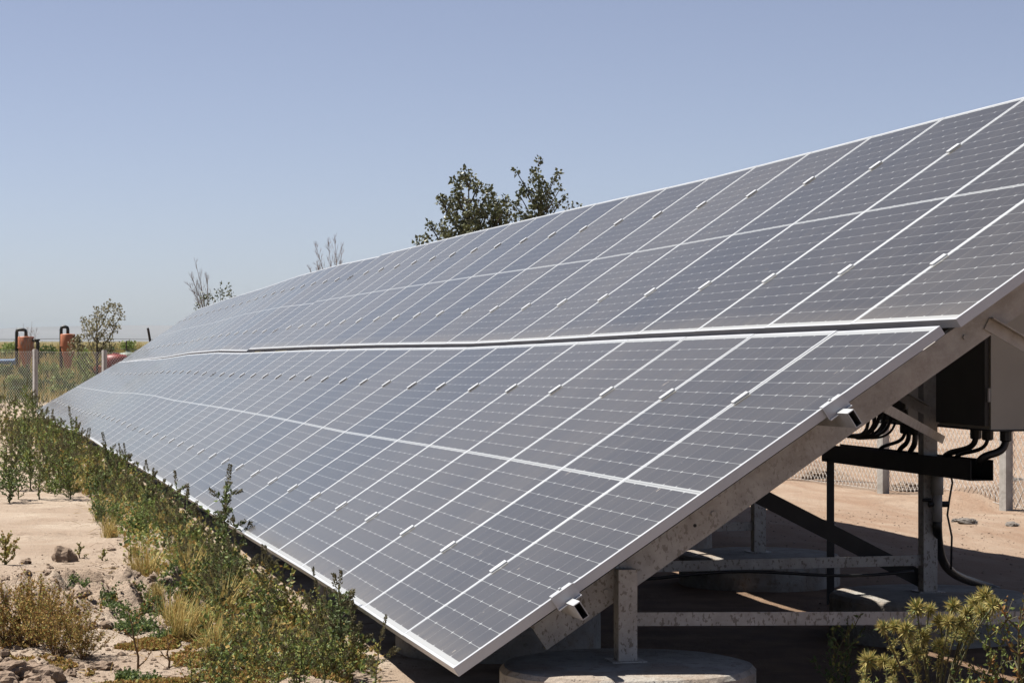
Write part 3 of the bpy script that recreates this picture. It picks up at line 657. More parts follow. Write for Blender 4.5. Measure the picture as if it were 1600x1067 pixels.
# ---------------------------------------------------------------- plants
def leaf(mb, p, d, s, w, m, rng, fold=.15):
    d = d.normalized(); side = d.cross(Vector((rng.gauss(0, 1), rng.gauss(0, 1), rng.gauss(0, 1)))).normalized(); up = d.cross(side)
    mb.add([p, p+d*s*.45+side*w*s+up*fold*s, p+d*s, p+d*s*.45-side*w*s+up*fold*s], [(0, 1, 2, 3)], m)
def rdir(rng, up=0.0):
    v = Vector((rng.gauss(0, 1), rng.gauss(0, 1), rng.gauss(0, 1)+up)); return v.normalized()
def weed_parts(seed, h, nb, spread, ls, lw, mats, density, spike=0, stemm='stem', lean=.08, lowest=.08, curl=False):
    """returns two meshes: branching stems and the leaves on them"""
    rng = random.Random(seed); st = MB(); lf = MB(); nm = len(mats)
    ln = Vector((rng.gauss(0, lean), rng.gauss(0, lean), 1))
    main = [Vector((ln.x*h*s*s, ln.y*h*s*s, h*s))+Vector((rng.gauss(0, .006), rng.gauss(0, .006), 0)) for s in (0, .25, .5, .75, 1)]
    if curl: main[-1] = main[-1]+Vector((.06, 0, -.02)); main.append(main[-1]+Vector((.03, 0, -.07)))
    main[0] = Vector((0, 0, -.03))
    st.tube(main, .005+.004*h, 5, cap=False, r1=.0015)
    axes = [(main, .25)]
    for k in range(nb):
        f = lowest+(.92-lowest)*(k+rng.random()*.6)/nb; seg = f*4; j = min(int(seg), 3); p = main[j].lerp(main[j+1], seg-j)
        a = k*2.4+rng.gauss(0, .4); l = h*spread*(1-.72*f)*rng.uniform(.7, 1.2)
        d = Vector((math.cos(a), math.sin(a), rng.uniform(.45, 1.1))).normalized()
        q = [p, p+d*l*.5+Vector((0, 0, -.02*l)), p+d*l*.9+UP*l*.18]; st.tube(q, .003+.0015*h, 4, cap=False, r1=.001); axes.append((q, 0))
        for s_ in range(2):
            d2 = (d+rdir(rng)*.7+UP*.2).normalized(); b0 = q[1].lerp(q[2], rng.random()); q2 = [b0, b0+d2*l*.35]; st.tube(q2, .002, 3, cap=False, r1=.001); axes.append((q2, 0))
    for path, f0 in axes:
        L_ = sum((path[k+1]-path[k]).length for k in range(len(path)-1)); cnt = max(2, int(L_*density))
        for c in range(cnt):
            f = f0+(1-f0)*(c+rng.random())/cnt; s = f*(len(path)-1); j = min(int(s), len(path)-2); p = path[j].lerp(path[j+1], s-j)
            ax = (path[j+1]-path[j]).normalized(); d = (rdir(rng, .25)+ax*.5).normalized()
            leaf(lf, p+rdir(rng)*.004, d, ls*rng.uniform(.55, 1.3)*(1-.35*f), lw, rng.randrange(nm) if rng.random() < .55 else 0, rng)
    if spike:
        tops = [(main, spike)]+[(a[0], spike*.55) for a in axes[1:] if rng.random() < .45]
        for path, sl in tops:
            e = path[-1]; ax = (path[-1]-path[-2]).normalized()
            for c in range(int(sl*900)):
                s = rng.random()**.8; rr = .013*(1-.75*s)+.003; o = rdir(rng); o = (o-ax*o.dot(ax))
                p = e+ax*(s*sl-.02)+o*rr*rng.random(); leaf(lf, p, (o*.8+ax*.7), .013*rng.uniform(.6, 1.2), .4, nm, rng)
    ms = [M[x] for x in mats]+[M['spike']]
    return st.mesh('weed_stem', M[stemm]), lf.mesh('weed_leaves', ms)
def plant(name, label, cat, seed, group=None, **k):
    a, b = weed_parts(seed, **k); t = thing(name, label, cat, group=group); link('stem', a, t); link('leaves', b, t); return t

rng = random.Random(42)
protos = []
specs = [('tall green weed with dark spike', dict(h=.50, nb=9, spread=.42, ls=0.044, lw=.30, mats=['leaf_a', 'leaf_b', 'leaf_c'], density=76, spike=.14)),
         ('tall grey-green spiked weed', dict(h=.46, nb=10, spread=.40, ls=0.036, lw=.32, mats=['leaf_b', 'leaf_a', 'leaf_d'], density=80, spike=.11)),
         ('bushy mid-green weed', dict(h=.36, nb=16, spread=.62, ls=0.033, lw=.34, mats=['leaf_a', 'leaf_c', 'leaf_b'], density=92, spike=.04)),
         ('bushy olive yellowing weed', dict(h=.34, nb=16, spread=.66, ls=0.028, lw=.36, mats=['leaf_c', 'leaf_a', 'gold'], density=96, spike=.05)),
         ('low spreading dark weed', dict(h=.24, nb=16, spread=.95, ls=0.031, lw=.36, mats=['leaf_d', 'leaf_a', 'leaf_b'], density=96)),
         ('feathery upright weed', dict(h=.40, nb=18, spread=.50, ls=0.022, lw=.22, mats=['leaf_a', 'leaf_c', 'leaf_b'], density=152, spike=.06)),
         ('slender brown-spiked weed', dict(h=.44, nb=7, spread=.34, ls=0.031, lw=.3, mats=['leaf_c', 'leaf_b', 'gold'], density=72, spike=.16)),
         ('broad-leaved sprawling weed', dict(h=.30, nb=13, spread=.95, ls=0.054, lw=.33, mats=['leaf_a', 'leaf_d', 'leaf_a'], density=56)),
         ('thin half-dry rusty weed', dict(h=.30, nb=10, spread=.5, ls=0.026, lw=.34, mats=['leaf_c', 'rust', 'leaf_b'], density=68))]
for k, (lab, kw) in enumerate(specs):
    protos.append((lab, [plant('weed', lab, 'weed', 100+k*10+v, 'weeds along the lower edge of the array', **kw) for v in range(2)]))
used = set(); labels = {}
def put_weed(kind, x, y, sc, where, rz=None):
    uu, nn = un(x, y); hb_ = HB*(max(uu, 0)/PITCH/20)**2
    if nn-hb_ > -.09: q = UN(uu, -.09-.1*rng.random()+hb_); x, y = q.x, q.y
    lab, vs = protos[kind]; v = rng.randrange(2); src = vs[v]
    base = f'{lab} {where}'
    k = labels.get(base, 0); labels[base] = k+1
    if k: base = f'{lab} {["", "two", "three", "four", "five", "six"][min(k, 5)]} {where}'.replace('  ', ' ')
    loc = (x, y, Hs(x, y)-.01); rz = rng.random()*6.28 if rz is None else rz; tl = (rng.gauss(0, .07), rng.gauss(0, .07))
    if (kind, v) not in used:
        used.add((kind, v)); src.location = loc; src.rotation_euler = (tl[0], tl[1], rz); src.scale = (sc, sc, sc); src['label'] = base; return src
    return copy_thing(src, loc, rz, sc, base, tl)
# the band of weeds in front of the lower edge
u = 1.55
while u < 43:
    i = int(u/PITCH); hb = HB*(u/PITCH/20)**2
    wide = .45 if u < 5 else (.38 if u < 9 else .62) if u < 13 else .95
    n_ = -.10-wide*rng.random()**1.1+hb
    gapf = float(vnoise(u*.8+.3, n_*2.2, 77))
    if (u > 1.9 or n_ < -.2) and gapf > .31:
        p = UN(u, n_); kind = rng.choices(range(9), [2.2, 2.2, 3, 3, 1.6, 2.2, 1.6, 2.2, 1] if u > 4 else [.6, 1.2, 2, 5, .6, 3.5, 1, .4, 2.4])[0]
        sc = (.38+.42*rng.random()**1.5) if u < 5 else (.34+.38*rng.random()**1.5) if u < 14 else (.40+.42*rng.random()**1.4)
        if rng.random() < .09: sc *= 1.45; kind = rng.choice([0, 1, 6])
        put_weed(kind, p.x, p.y, sc, f'below the {ordw(min(i, 41))} panel of the lower row')
    u += (.13 if u < 6 else .11 if u < 14 else .19 if u < 26 else .34)*rng.uniform(.6, 1.4)
# weeds further left, in the opening beside the far half
for (px, py, kind, sc) in ((10, 735, 5, 1.2), (30, 745, 1, 1.0), (48, 765, 2, 1.25), (62, 780, 5, 1.15), (15, 785, 4, 1.2), (40, 705, 2, 1.3), (75, 720, 0, 1.1), (5, 690, 3, 1.3), (25, 672, 2, 1.5), (52, 668, 5, 1.5), (10, 660, 6, 1.5), (95, 765, 6, 1.05), (110, 780, 2, 1.0), (130, 770, 3, 1.1), (75, 770, 3, .9), (150, 785, 4, 1.0), (38, 652, 0, 1.4), (58, 690, 5, 1.3), (90, 700, 2, 1.2), (20, 712, 3, 1.2), (5, 765, 2, 1.1), (70, 660, 2, 1.4), (28, 780, 5, .9), (60, 735, 3, 1.0)):
    p = ground(px, py); put_weed(kind, p.x, p.y, sc, 'left of the array '+('nearest the bare soil' if py > 755 else 'halfway to the fence' if py > 690 else 'close to the far fence'))
# dry yellow grass tufts between the weeds
def tuft_mesh(seed, h):
    r = random.Random(seed); lf = MB()
    for q in range(150):
        a = r.random()*6.28; b = Vector((r.gauss(0, .022), r.gauss(0, .022), -.005)); l = h*r.uniform(.45, 1.1); t_ = r.uniform(.05, .75)
        d = Vector((math.cos(a)*t_, math.sin(a)*t_, 1)).normalized(); m_ = b+d*l*.55; e = m_+(d+Vector((math.cos(a)*.5, math.sin(a)*.5, -.25))*t_).normalized()*l*.45
        w = Vector((-math.sin(a), math.cos(a), 0))*r.uniform(.0012, .0024); k = r.choices([0, 1, 2], [5, 3, 2])[0]
        lf.add([b-w, b+w, m_+w*.8, m_-w*.8, e], [(0, 1, 2, 3), (3, 2, 4)], k)
    return lf.mesh('grass_blades', [M['straw'], M['gold'], M['straw2']])
tufts = [tuft_mesh(k, h) for k, h in enumerate((.20, .26, .15))]
tl = {}
for k in range(40):
    u = 1.9+17*(k/40)**1.25+rng.uniform(-.1, .1); nn = -.22-.55*rng.random(); p = UN(u, nn); i = int(u/PITCH)
    j = tl.get(i, 0); tl[i] = j+1
    t = link('grass_tuft', tufts[k % 3]); t.location = (p.x, p.y, Hs(p.x, p.y)); t.rotation_euler.z = rng.random()*6; sc = rng.uniform(.7, 1.15); t.scale = (sc, sc, sc)
    tag(t, f'dry yellow grass tuft {["", "second of its place ", "third of its place ", "fourth of its place ", "fifth of its place "][min(j, 4)]}among the weeds below the {ordw(i)} lower panel', 'grass', 'dry grass tufts among the weeds')
# tall spiked weeds that stand up in front of the panels
for k, (px, py, kind, nn) in enumerate(((541, 888, 1, -.16), (596, 958, 6, -.14), (502, 915, 6, -.15), (330, 812, 6, -.2), (312, 800, 0, -.25), (262, 770, 1, -.2), (242, 716, 0, -.2), (228, 728, 1, -.3), (214, 716, 6, -.25), (198, 690, 0, -.25), (173, 672, 1, -.3), (120, 648, 0, -.3), (108, 662, 1, -.35), (136, 668, 6, -.3), (285, 758, 1, -.3), (372, 806, 6, -.3), (420, 850, 6, -.25), (455, 876, 8, -.2))):
    lo, hi = 1.0, 44.0
    for _ in range(40):
        um = (lo+hi)/2; q = UN(um, nn+HB*(um/PITCH/20)**2); xx = 800+F*q.x/q.y
        if xx > px: lo = um
        else: hi = um
    hgt = CAMZ-(py-533.5)/F*q.y-Hs(q.x, q.y); sc = hgt/(specs[kind][1]['h']+specs[kind][1].get('spike', 0)*.85)
    put_weed(kind, q.x, q.y, max(.35, min(sc, 1.5)), f'standing above the edge at the {ordw(int(um/PITCH))} panel')
# a spindly weed with a hooked top at the panel edge
p = ground(352, 880); put_weed(1, p.x, p.y, 1.15, 'beneath the edge where the bare soil ends')
hk = plant('weed', 'dark weed with a hooked drooping tip in front of the panels', 'weed', 555, h=.40, nb=5, spread=.3, ls=.026, lw=.34, mats=['leaf_b', 'leaf_d', 'leaf_a'], density=130, curl=True)
p = ground(342, 890); hk.location = p
# foreground weeds at the bottom
for (px, py, kind, sc) in ((310, 1085, 8, .6), (345, 1095, 2, .6), (385, 1085, 3, 0.62), (430, 1095, 5, 0.66), (470, 1085, 2, 0.62), (505, 1075, 5, 0.62), (545, 1065, 3, 0.58), (330, 1040, 8, 0.55), (365, 1030, 3, 0.58), (405, 1040, 5, 0.62), (450, 1045, 8, 0.62), (490, 1030, 3, 0.62), (520, 1010, 2, 0.62), (560, 1040, 1, 0.58), (575, 1010, 6, 0.62), (300, 1095, 8, 0.62), (410, 1000, 2, 0.66), (460, 1000, 3, 0.66)):
    p = ground(px, py); put_weed(kind, p.x, p.y, sc, 'left of the nearest panel corner')

# dry golden bushes at left
def bush(name, label, seed, h, width, n_st, mats, ls, dens, stemm='drystem', group=None):
    r = random.Random(seed); st = MB(); lf = MB()
    for k in range(n_st):
        a = r.random()*6.28; w_ = width*r.random()**.7; hh = h*r.uniform(.45, 1)*(1-.35*w_/width)
        p0 = Vector((math.cos(a)*.015, math.sin(a)*.015, -.01)); p3 = Vector((math.cos(a)*w_, math.sin(a)*w_, hh)); p1 = Vector((p3.x*.35, p3.y*.35, hh*.3)); p2 = p3-Vector((r.gauss(0, .02), r.gauss(0, .02), hh*.3))
        pt = bez(p0, p1, p2, p3, 8); st.tube(pt, .0022, 4, cap=False, r1=.0008); paths = [(pt, .35)]
        for q in range(5):
            j = r.randrange(2, 8); d = (rdir(r)+UP*.7).normalized(); l = h*r.uniform(.10, .24); b0 = pt[j]; pp = [b0, b0+d*l*.5, b0+d*l+UP*l*.2]; st.tube(pp, .0013, 3, cap=False, r1=.0006); paths.append((pp, .05))
        for path, f0 in paths:
            L_ = sum((path[j+1]-path[j]).length for j in range(len(path)-1))
            for c in range(int(L_*dens)):
                f = f0+(1-f0)*r.random(); s_ = f*(len(path)-1); j = min(int(s_), len(path)-2); p = path[j].lerp(path[j+1], s_-j)+rdir(r)*.006
                leaf(lf, p, rdir(r, .3), ls*r.uniform(.5, 1.25), .42, r.randrange(len(mats)), r)
    t = thing(name, label, 'bush', group=group); st.build('stem', M[stemm], t); lf.build('leaves', [M[x] for x in mats], t); return t
for k, (px, py, sc, lab) in enumerate(((48, 1010, 1.0, 'golden dry bush at the left edge, the tallest of the dry bushes'), (90, 1025, .85, 'golden dry bush leaning right on the clods'), (10, 1000, .95, 'golden dry bush cut by the left photo edge'), (130, 1030, .6, 'small thin dry bush beside the smooth pale soil'), (60, 960, .7, 'dry bush behind the tallest golden one'))):
    r_h = .40; t = bush('dry_bush', lab, 700+k, r_h, .24, 30, ['gold', 'rust', 'gold', 'leaf_c'], .012, 150, group='dry golden bushes'); p = ground(px, py); t.location = p; t.scale = (sc,)*3; t.rotation_euler.z = k
for k, (px, py, h, lab) in enumerate(((125, 872, .10, 'small yellow-green sprout behind the dark clod'), (162, 876, .07, 'tiny sprout right of the dark clod'), (205, 890, .14, 'yellowish upright plant among the crumbly soil'), (240, 900, .16, 'golden-green plant at the rim of the crumbly soil'), (268, 905, .14, 'rusty low plant beside the weeds'), (215, 1050, .26, 'single thin dry stalk on pale soil'), (262, 1045, .13, 'short thin dry stalk on pale soil'))):
    kw = dict(h=h, nb=9 if k < 5 else 4, spread=.5, ls=.014, lw=.4, mats=['leaf_c', 'gold', 'leaf_a'] if k < 5 else ['rust', 'gold', 'rust'], density=240 if k < 5 else 60, stemm='drystem')
    t = plant('sprout', lab, 'plant', 800+k, **kw); t.location = ground(px, py)
t = plant('sprout', 'yellowing clump at the left photo edge above the dry bush', 'plant', 850, h=.17, nb=14, spread=.8, ls=.02, lw=.45, mats=['leaf_c', 'gold', 'rust'], density=240); t.location = ground(8, 882)

# creeping green plants and orange litter: nobody could count these
def mat_cover(name, label, patches, mats, per, ls, lw, up, hgt):
    mb = MB(); r = random.Random(name)
    for (px, py, rx, ry, dens) in patches:
        c = ground(px, py); k = c.y/F
        for q in range(int(per*dens)):
            a = r.random()*6.28; f = math.sqrt(r.random()); x = c.x+rx*k*f*math.cos(a); y = c.y+ry*f*math.sin(a)
            if float(vnoise(x*9, y*9, 31)) < .38: continue
            b = Vector((x, y, Hs(x, y))); sh = r.uniform(.3, 1)*hgt; d0 = (UP+rdir(r)*.45).normalized()
            for s in range(5):
                leaf(mb, b+d0*sh*s/5, (rdir(r, up)), ls*r.uniform(.6, 1.3), lw, r.randrange(len(mats)), r)
    o = mb.build(name, [M[x] for x in mats]); o['label'] = label; o['kind'] = 'stuff'; o['category'] = 'ground cover'; return o
mat_cover('creeping_plants', 'low green creeping plants on the crumbly soil', [(175, 940, 22, .25, 1), (215, 945, 40, .35, 1.6), (255, 945, 45, .5, 2), (290, 940, 30, .6, 1.6), (225, 985, 50, .16, 1.6), (270, 985, 45, .2, 1.6), (300, 960, 30, .4, 1), (130, 915, 25, .12, .5), (225, 1063, 40, .1, .8), (200, 1060, 20, .08, .3), (390, 1000, 70, .5, 1.5), (450, 1040, 80, .4, 1.5), (500, 990, 60, .5, 1.2), (350, 950, 60, .6, 1.4)], ['leaf_a', 'leaf_d', 'leaf_b'], 330, .014, .4, .9, .045)
mat_cover('dry_litter', 'orange dry litter and withered leaves on pale soil', [(270, 1000, 60, .12, 1.2), (320, 1000, 50, .3, 1.5), (345, 985, 50, .5, 1.5), (220, 1075, 70, .12, 2), (290, 1080, 70, .2, 2), (350, 1060, 60, .3, 2), (420, 1050, 60, .4, 1.5), (380, 980, 50, .6, 1.5), (450, 1010, 60, .5, 1.2), (230, 905, 40, .25, .6), (500, 1060, 50, .25, .8), (120, 1050, 30, .1, .4), (520, 1040, 60, .4, .9), (400, 960, 50, .8, .9), (340, 930, 40, .8, .7), (60, 1035, 60, .12, .5), (30, 1000, 50, .2, .4), (300, 960, 60, .35, 1.2), (360, 1020, 90, .5, 2), (440, 970, 70, .6, 1.2), (240, 1010, 60, .10, 1), (330, 1075, 90, .25, 2.2), (215, 935, 40, .2, .6)], ['gold', 'rust', 'gold', 'leaf_c'], 900, .015, .40, .4, .022)
mb = MB(); r = random.Random(5)
for q in range(3800):
    u = 1.7+40*r.random()**1.6; hb = HB*(u/PITCH/20)**2; n_ = -.62*r.random()-.02+hb; p = UN(u, n_); b = Vector((p.x, p.y, Hs(p.x, p.y)))
    if float(vnoise(p.x*2.5, p.y*2.5, 3)) < .30: continue
    for s in range(4): leaf(mb, b+Vector((r.gauss(0, .03), r.gauss(0, .03), r.random()*.10)), rdir(r, .6), r.uniform(.015, .035)*(1+u/40), .35, r.randrange(4), r)
o = mb.build('undergrowth', [M['leaf_a'], M['leaf_d'], M['leaf_c'], M['gold']]); o['kind'] = 'stuff'; o['label'] = 'tangled green undergrowth below the lower panel edge'; o['category'] = 'ground cover'

mb = MB(); r = random.Random(19)
for q in range(900):
    if r.random() < .6: u = 1.6+16*r.random()**1.3; p = UN(u, -.9*r.random()); x, y = p.x, p.y
    else: x, y = -2.9+2.3*r.random(), 9.2+6*r.random()
    b = Vector((x, y, Hs(x, y)+.004)); a = r.random()*6.28; l = r.uniform(.03, .14); e = b+Vector((math.cos(a)*l, math.sin(a)*l, r.uniform(0, .5)*l if r.random() < .4 else .004)); e.z = max(e.z, Hs(e.x, e.y)+.003)
    mb.tube([b, (b+e)/2+rdir(r)*l*.06, e], .0014, 3, mat=r.randrange(2), cap=False, r1=.0008)
o = mb.build('dry_straws', [M['gold'], M['drystem']]); o['kind'] = 'stuff'; o['label'] = 'dead stalks and straws lying on the soil'; o['category'] = 'ground cover'

# yellow spiny thistles at the lower right, in front of the array
def thistle(name, label, base, heads, d):
    t = thing(name, label, 'plant', loc=base); st = MB(); r = random.Random(label); gl = MB()
    for (px, py, rad) in heads:
        dd = d+r.uniform(-.12, .12); c = at(px, py, dd)-base; R_ = rad*1.08*dd/F
        mid = Vector((c.x*.6+r.gauss(0, .02), c.y*.6, c.z*.75)); pth = bez(Vector((0, 0, -.02)), Vector((0, 0, c.z*.35)), mid, c, 10); st.tube(pth, .0045, 5, cap=False, r1=.0025)
        lf = MB()
        for q in range(210):
            o = rdir(r, .3); leaf(lf, o*R_*.25*r.random(), (o+rdir(r)*.25), R_*r.uniform(.55, 1.2), .075, r.choices([0, 1, 2], [6, 2.5, 1.2])[0], r, .02)
        lf.build('flower_head', [M['yellow'], M['leaf_c'], M['leaf_b']], t, matrix=Matrix.Translation(c))
        for q in range(3):          # smaller side clusters below the main head
            f = r.uniform(.72, .95); k = min(int(f*10), 9); cc = pth[k].lerp(pth[k+1], f*10-k)+rdir(r)*R_*.75
            for w_ in range(60):
                o = rdir(r, .2); leaf(gl, cc+o*R_*.15, o+rdir(r)*.2, R_*r.uniform(.3, .62), .09, r.choices([0, 1, 2], [4, 3, 2])[0], r, .02)
        for q in range(20):
            f = 1-.42*r.random()**1.5; k = min(int(f*10), 9); p = pth[k].lerp(pth[k+1], f*10-k)
            leaf(gl, p, rdir(r, .2), R_*r.uniform(.4, .9), .13, r.choices([0, 1, 2], [2, 3, 2])[0], r)
    st.build('stem', M['stem'], t); gl.build('leaves', [M['yellow'], M['leaf_c'], M['leaf_b']], t); return t
d = 7.62
b = at(1462, 1000, d); b.z = Hs(b.x, b.y)
thistle('thistle', 'large branching yellow thistle with many spiny heads, lower right', b, [(1433, 950, 15), (1452, 953, 12), (1489, 947, 13), (1539, 931, 15), (1524, 943, 15), (1551, 946, 15), (1534, 956, 14), (1511, 960, 14), (1470, 973, 15), (1484, 971, 13), (1380, 980, 12), (1398, 979, 12), (1416, 983, 14), (1442, 996, 13), (1469, 1009, 13), (1422, 1012, 13), (1431, 1020, 12), (1500, 972, 12)], d)
b = at(1372, 1000, d+.05); b.z = Hs(b.x, b.y)
thistle('thistle', 'small yellow thistle with three spiny heads left of the larger one', b, [(1356, 1032, 16), (1380, 1033, 12), (1397, 1041, 13)], d+.05)
for k, (px, py, dd, h, lab, mats) in enumerate(((1585, 1000, 7.5, .60, 'thin reddish weed at the lower right corner', ['rust', 'leaf_a', 'leaf_c']), (1560, 1000, 7.55, .50, 'pale green stalk weed right of the thistles', ['leaf_a', 'leaf_b', 'leaf_a']), (1530, 1000, 7.5, .40, 'low reddish weed below the large thistle', ['leaf_c', 'rust', 'leaf_a']), (1345, 1000, 7.5, .30, 'pale green low weed under the small thistle', ['leaf_a', 'leaf_b', 'leaf_a']), (1600, 1000, 7.7, .52, 'green weed cut by the right photo edge', ['leaf_a', 'leaf_c', 'rust']), (1500, 1000, 7.4, .36, 'dark green weed at the foot of the large thistle', ['leaf_d', 'leaf_a', 'leaf_c']), (1290, 1000, 8.6, .34, 'dim weed standing in the shade by the tie beam', ['leaf_d', 'leaf_c', 'leaf_d']), (1325, 1000, 8.7, .36, 'taller dim weed in the shade by the tie beam', ['leaf_d', 'leaf_c', 'leaf_d']))):
    t = plant('weed', lab, 'weed', 900+k, h=h, nb=11, spread=.5, ls=.022, lw=.3, mats=mats, density=80); p = at(px, 900, dd); t.location = (p.x, p.y, Hs(p.x, p.y))

# clods and stones
def lump(seed, r, sq=.65):
    bm_ = []; import bmesh
    bm = bmesh.new(); bmesh.ops.create_icosphere(bm, subdivisions=3, radius=1); rs_ = np.random.RandomState(seed); o1 = rs_.rand(3)*50
    for v in bm.verts:
        c = v.co; k = 1+.85*(float(fbm(c.x*1.3+o1[0]+c.z, c.y*1.3+o1[1]-c.z, seed % 200, 3))-.45)+.5*(float(vnoise(c.x*5+o1[2]+c.z*3, c.y*5-c.z*2, 3))-.5)
        v.co = c*k; v.co.z *= sq
    me = bpy.data.meshes.new('clod'); bm.to_mesh(me); bm.free(); me.materials.append(M['clod']); return me
lumps = [lump(k, 1) for k in range(6)]
clods = [(103, 876, .085, 'dark upright clod of earth standing on the smooth soil'), (75, 1062, .075, 'clod of earth at the bottom left, the rightmost of a heap'), (45, 1058, .085, 'big clod of earth in the bottom left heap'), (20, 1050, .07, 'clod at the left photo edge in the heap'), (62, 1075, .07, 'clod cut by the bottom photo edge'), (140, 985, .06, 'clod at the end of the pale smooth patch'), (165, 980, .045, 'small clod right of a larger one above the pale patch'), (160, 1045, .045, 'clod beside the orange litter'), (72, 905, .04, 'small dark clod on the crumbly slope'), (215, 912, .06, 'clod beside the creeping plants'), (235, 915, .06, 'second clod beside the creeping plants'), (255, 912, .05, 'third clod beside the creeping plants, nearest the weeds'), (190, 905, .04, 'flat clod above the creeping plants'), (130, 940, .04, 'clod in the middle of the crumbly soil'), (110, 960, .05, 'clod beside the golden bush'), (150, 925, .035, 'small clod above the green creepers'), (40, 880, .04, 'clod near the yellowing clump'), (95, 1020, .04, 'clod under the dry bush'), (5, 1070, .08, 'clod in the bottom left photo corner'), (30, 930, .035, 'clod left on the crumbly slope'), (175, 860, .03, 'small flat clod on the smooth soil'), (240, 868, .03, 'small flat clod near the broad weeds')]
for k, (px, py, r_, lab) in enumerate(clods):
    o = link('clod', lumps[k % 6]); p = ground(px, py); o.location = p+UP*r_*.2; o.scale = (r_, r_*.8, r_*(1.25 if k == 0 else .8)); o.rotation_euler = (0, .5 if k == 0 else 0, k*1.3); tag(o, lab, 'clod', 'clods of dry earth')
for k, (px, py, r_, lab) in enumerate(((1512, 818, .055, 'grey stone on sunlit ground right of the rear post, the larger'), (1494, 815, .035, 'small grey stone beside the larger one'), (1415, 766, .10, 'dark stone lying at the fence foot'), (1275, 745, .09, 'dark lump of earth behind the fence, left of the mound'), (1262, 748, .06, 'small dark lump left of the bigger lump'), (1582, 822, .04, 'small stone at the right photo edge'), (1585, 755, .08, 'stone beside the right fence post'))):
    o = link('stone', lumps[(k+2) % 6].copy()); o.data.materials[0] = M['stone'] if k < 2 or k > 4 else M['clod']; p = ground(px, py); o.location = p+UP*r_*.3; o.scale = (r_*1.3, r_, r_*.8); o.rotation_euler.z = k; tag(o, lab, 'stone', 'stones on the ground')
# crumbs and gravel
mb = MB(); r = random.Random(11)
def crumb(x, y, s):
    c = Vector((x, y, Hs(x, y)+s*.15)); n_ = 6; vs = []; a0 = r.random()*6
    for lv, (rr, zz) in enumerate(((1, -.4), (.95, .15), (.5, .55))):
        for a in range(n_): vs.append(c+Vector((math.cos(a0+a*1.047)*s*rr*r.uniform(.75, 1.2), math.sin(a0+a*1.047)*s*rr*r.uniform(.75, 1.2), s*zz*r.uniform(.8, 1.2))))
    mb.add(vs, [(l*n_+k, l*n_+(k+1) % n_, (l+1)*n_+(k+1) % n_, (l+1)*n_+k) for l in (0, 1) for k in range(n_)]+[tuple(2*n_+k for k in range(n_))])
for q in range(12000):
    z = r.random()
    if z < .55: x, y = r.gauss(-2.3, .5), r.gauss(12.2, 1.3)
    elif z < .65: x, y = r.gauss(-2.1, .25), r.gauss(9.8, .35)
    elif z < .8: x, y = -2.5*r.random()-.3, 9+9*r.random()
    else: x, y = 1.5+4*r.random(), 12+8*r.random()
    crumb(x, y, .002+.007*r.random()**2.5+(.022*r.random() if r.random() < .10 and z < .65 else 0))
o = mb.build('gravel', M['clod']); o['kind'] = 'stuff'; o['label'] = 'crumbs of dry earth scattered on the ground'; o['category'] = 'gravel'

# ---------------------------------------------------------------- trees and shrubs
def blob_tree(name, label, cat, base, blobs, d, ls, dens, lm, seed, trunk=.05, group=None, depth=1.0):
    t = thing(name, label, cat, loc=base, group=group); r = random.Random(seed); st = MB(); lf = MB(); k = d/F
    cs = [(at(px, py, d+r.uniform(-1, 1)*depth)-base, R_*k) for px, py, R_ in blobs]
    top = max(c.z for c, _ in cs); cx = sum(c.x for c, _ in cs)/len(cs)
    spine = [Vector((cx*s, 0, top*.93*s)) for s in (0, .2, .4, .6, .8, 1)]; spine[0].z = -.1
    st.tube(spine, trunk, 7, cap=False, r1=trunk*.15)
    for c, R_ in cs:
        z0 = max(c.z-(abs(c.x-cx*c.z/top)+R_)*1.2, top*.06); p = Vector((cx*z0/top, 0, z0)); m_ = p.lerp(c, .5)+Vector((0, 0, -.1*(c-p).length))
        st.tube([p, m_, c, c+(c-m_).normalized()*R_*.7], trunk*.32, 5, cap=False, r1=trunk*.05)
        for q in range(int(dens*(R_/.2)**2)+4):
            o = rdir(r)*R_*(r.random()**.45)*1.1
            leaf(lf, c+o, rdir(r, -.1)+o.normalized()*.5, ls*r.uniform(.6, 1.3), .36, 0, r)
    st.build('trunk', M['bark'], t); lf.build('crown', M[lm], t); return t
T1 = [(726, 272, 9), (716, 288, 11), (735, 283, 11), (745, 293, 9), (712, 305, 9), (688, 311, 8), (700, 322, 11), (720, 318, 14), (740, 325, 16), (762, 300, 10), (770, 318, 14), (757, 335, 18), (730, 345, 18), (705, 340, 10), (778, 340, 14), (790, 312, 7), (787, 330, 10), (672, 352, 7), (690, 360, 12), (708, 370, 16), (740, 362, 18), (775, 355, 16), (665, 375, 9), (652, 378, 5), (798, 343, 8), (730, 380, 18), (760, 375, 18), (700, 385, 14), (785, 370, 14)]
T2 = [(842, 252, 6), (838, 270, 8), (845, 285, 10), (850, 300, 11), (848, 318, 14), (830, 282, 6), (826, 300, 9), (838, 312, 11), (860, 300, 6), (862, 285, 4), (872, 272, 5), (875, 295, 5), (880, 308, 5), (868, 320, 6), (806, 267, 5), (815, 290, 5), (812, 305, 7), (805, 320, 8), (855, 330, 12), (835, 332, 12), (818, 335, 10), (820, 350, 12), (846, 350, 12)]
T3 = [(888, 322, 6), (896, 318, 3), (884, 333, 6), (905, 320, 2)]
def gb(px, d): x = (px-800)/F*d; return Vector((x, d, Hs(x, d)))
blob_tree('tree', 'broad dark green tree rising behind the array, the wider of two', 'tree', gb(735, 60), T1, 60, .105, 105, 'tree_leaf', 1, .10, 'trees behind the array', .7)
blob_tree('tree', 'narrow open green tree right of the broad one', 'tree', gb(842, 61), T2, 61, .105, 90, 'tree_leaf', 2, .07, 'trees behind the array', .5)
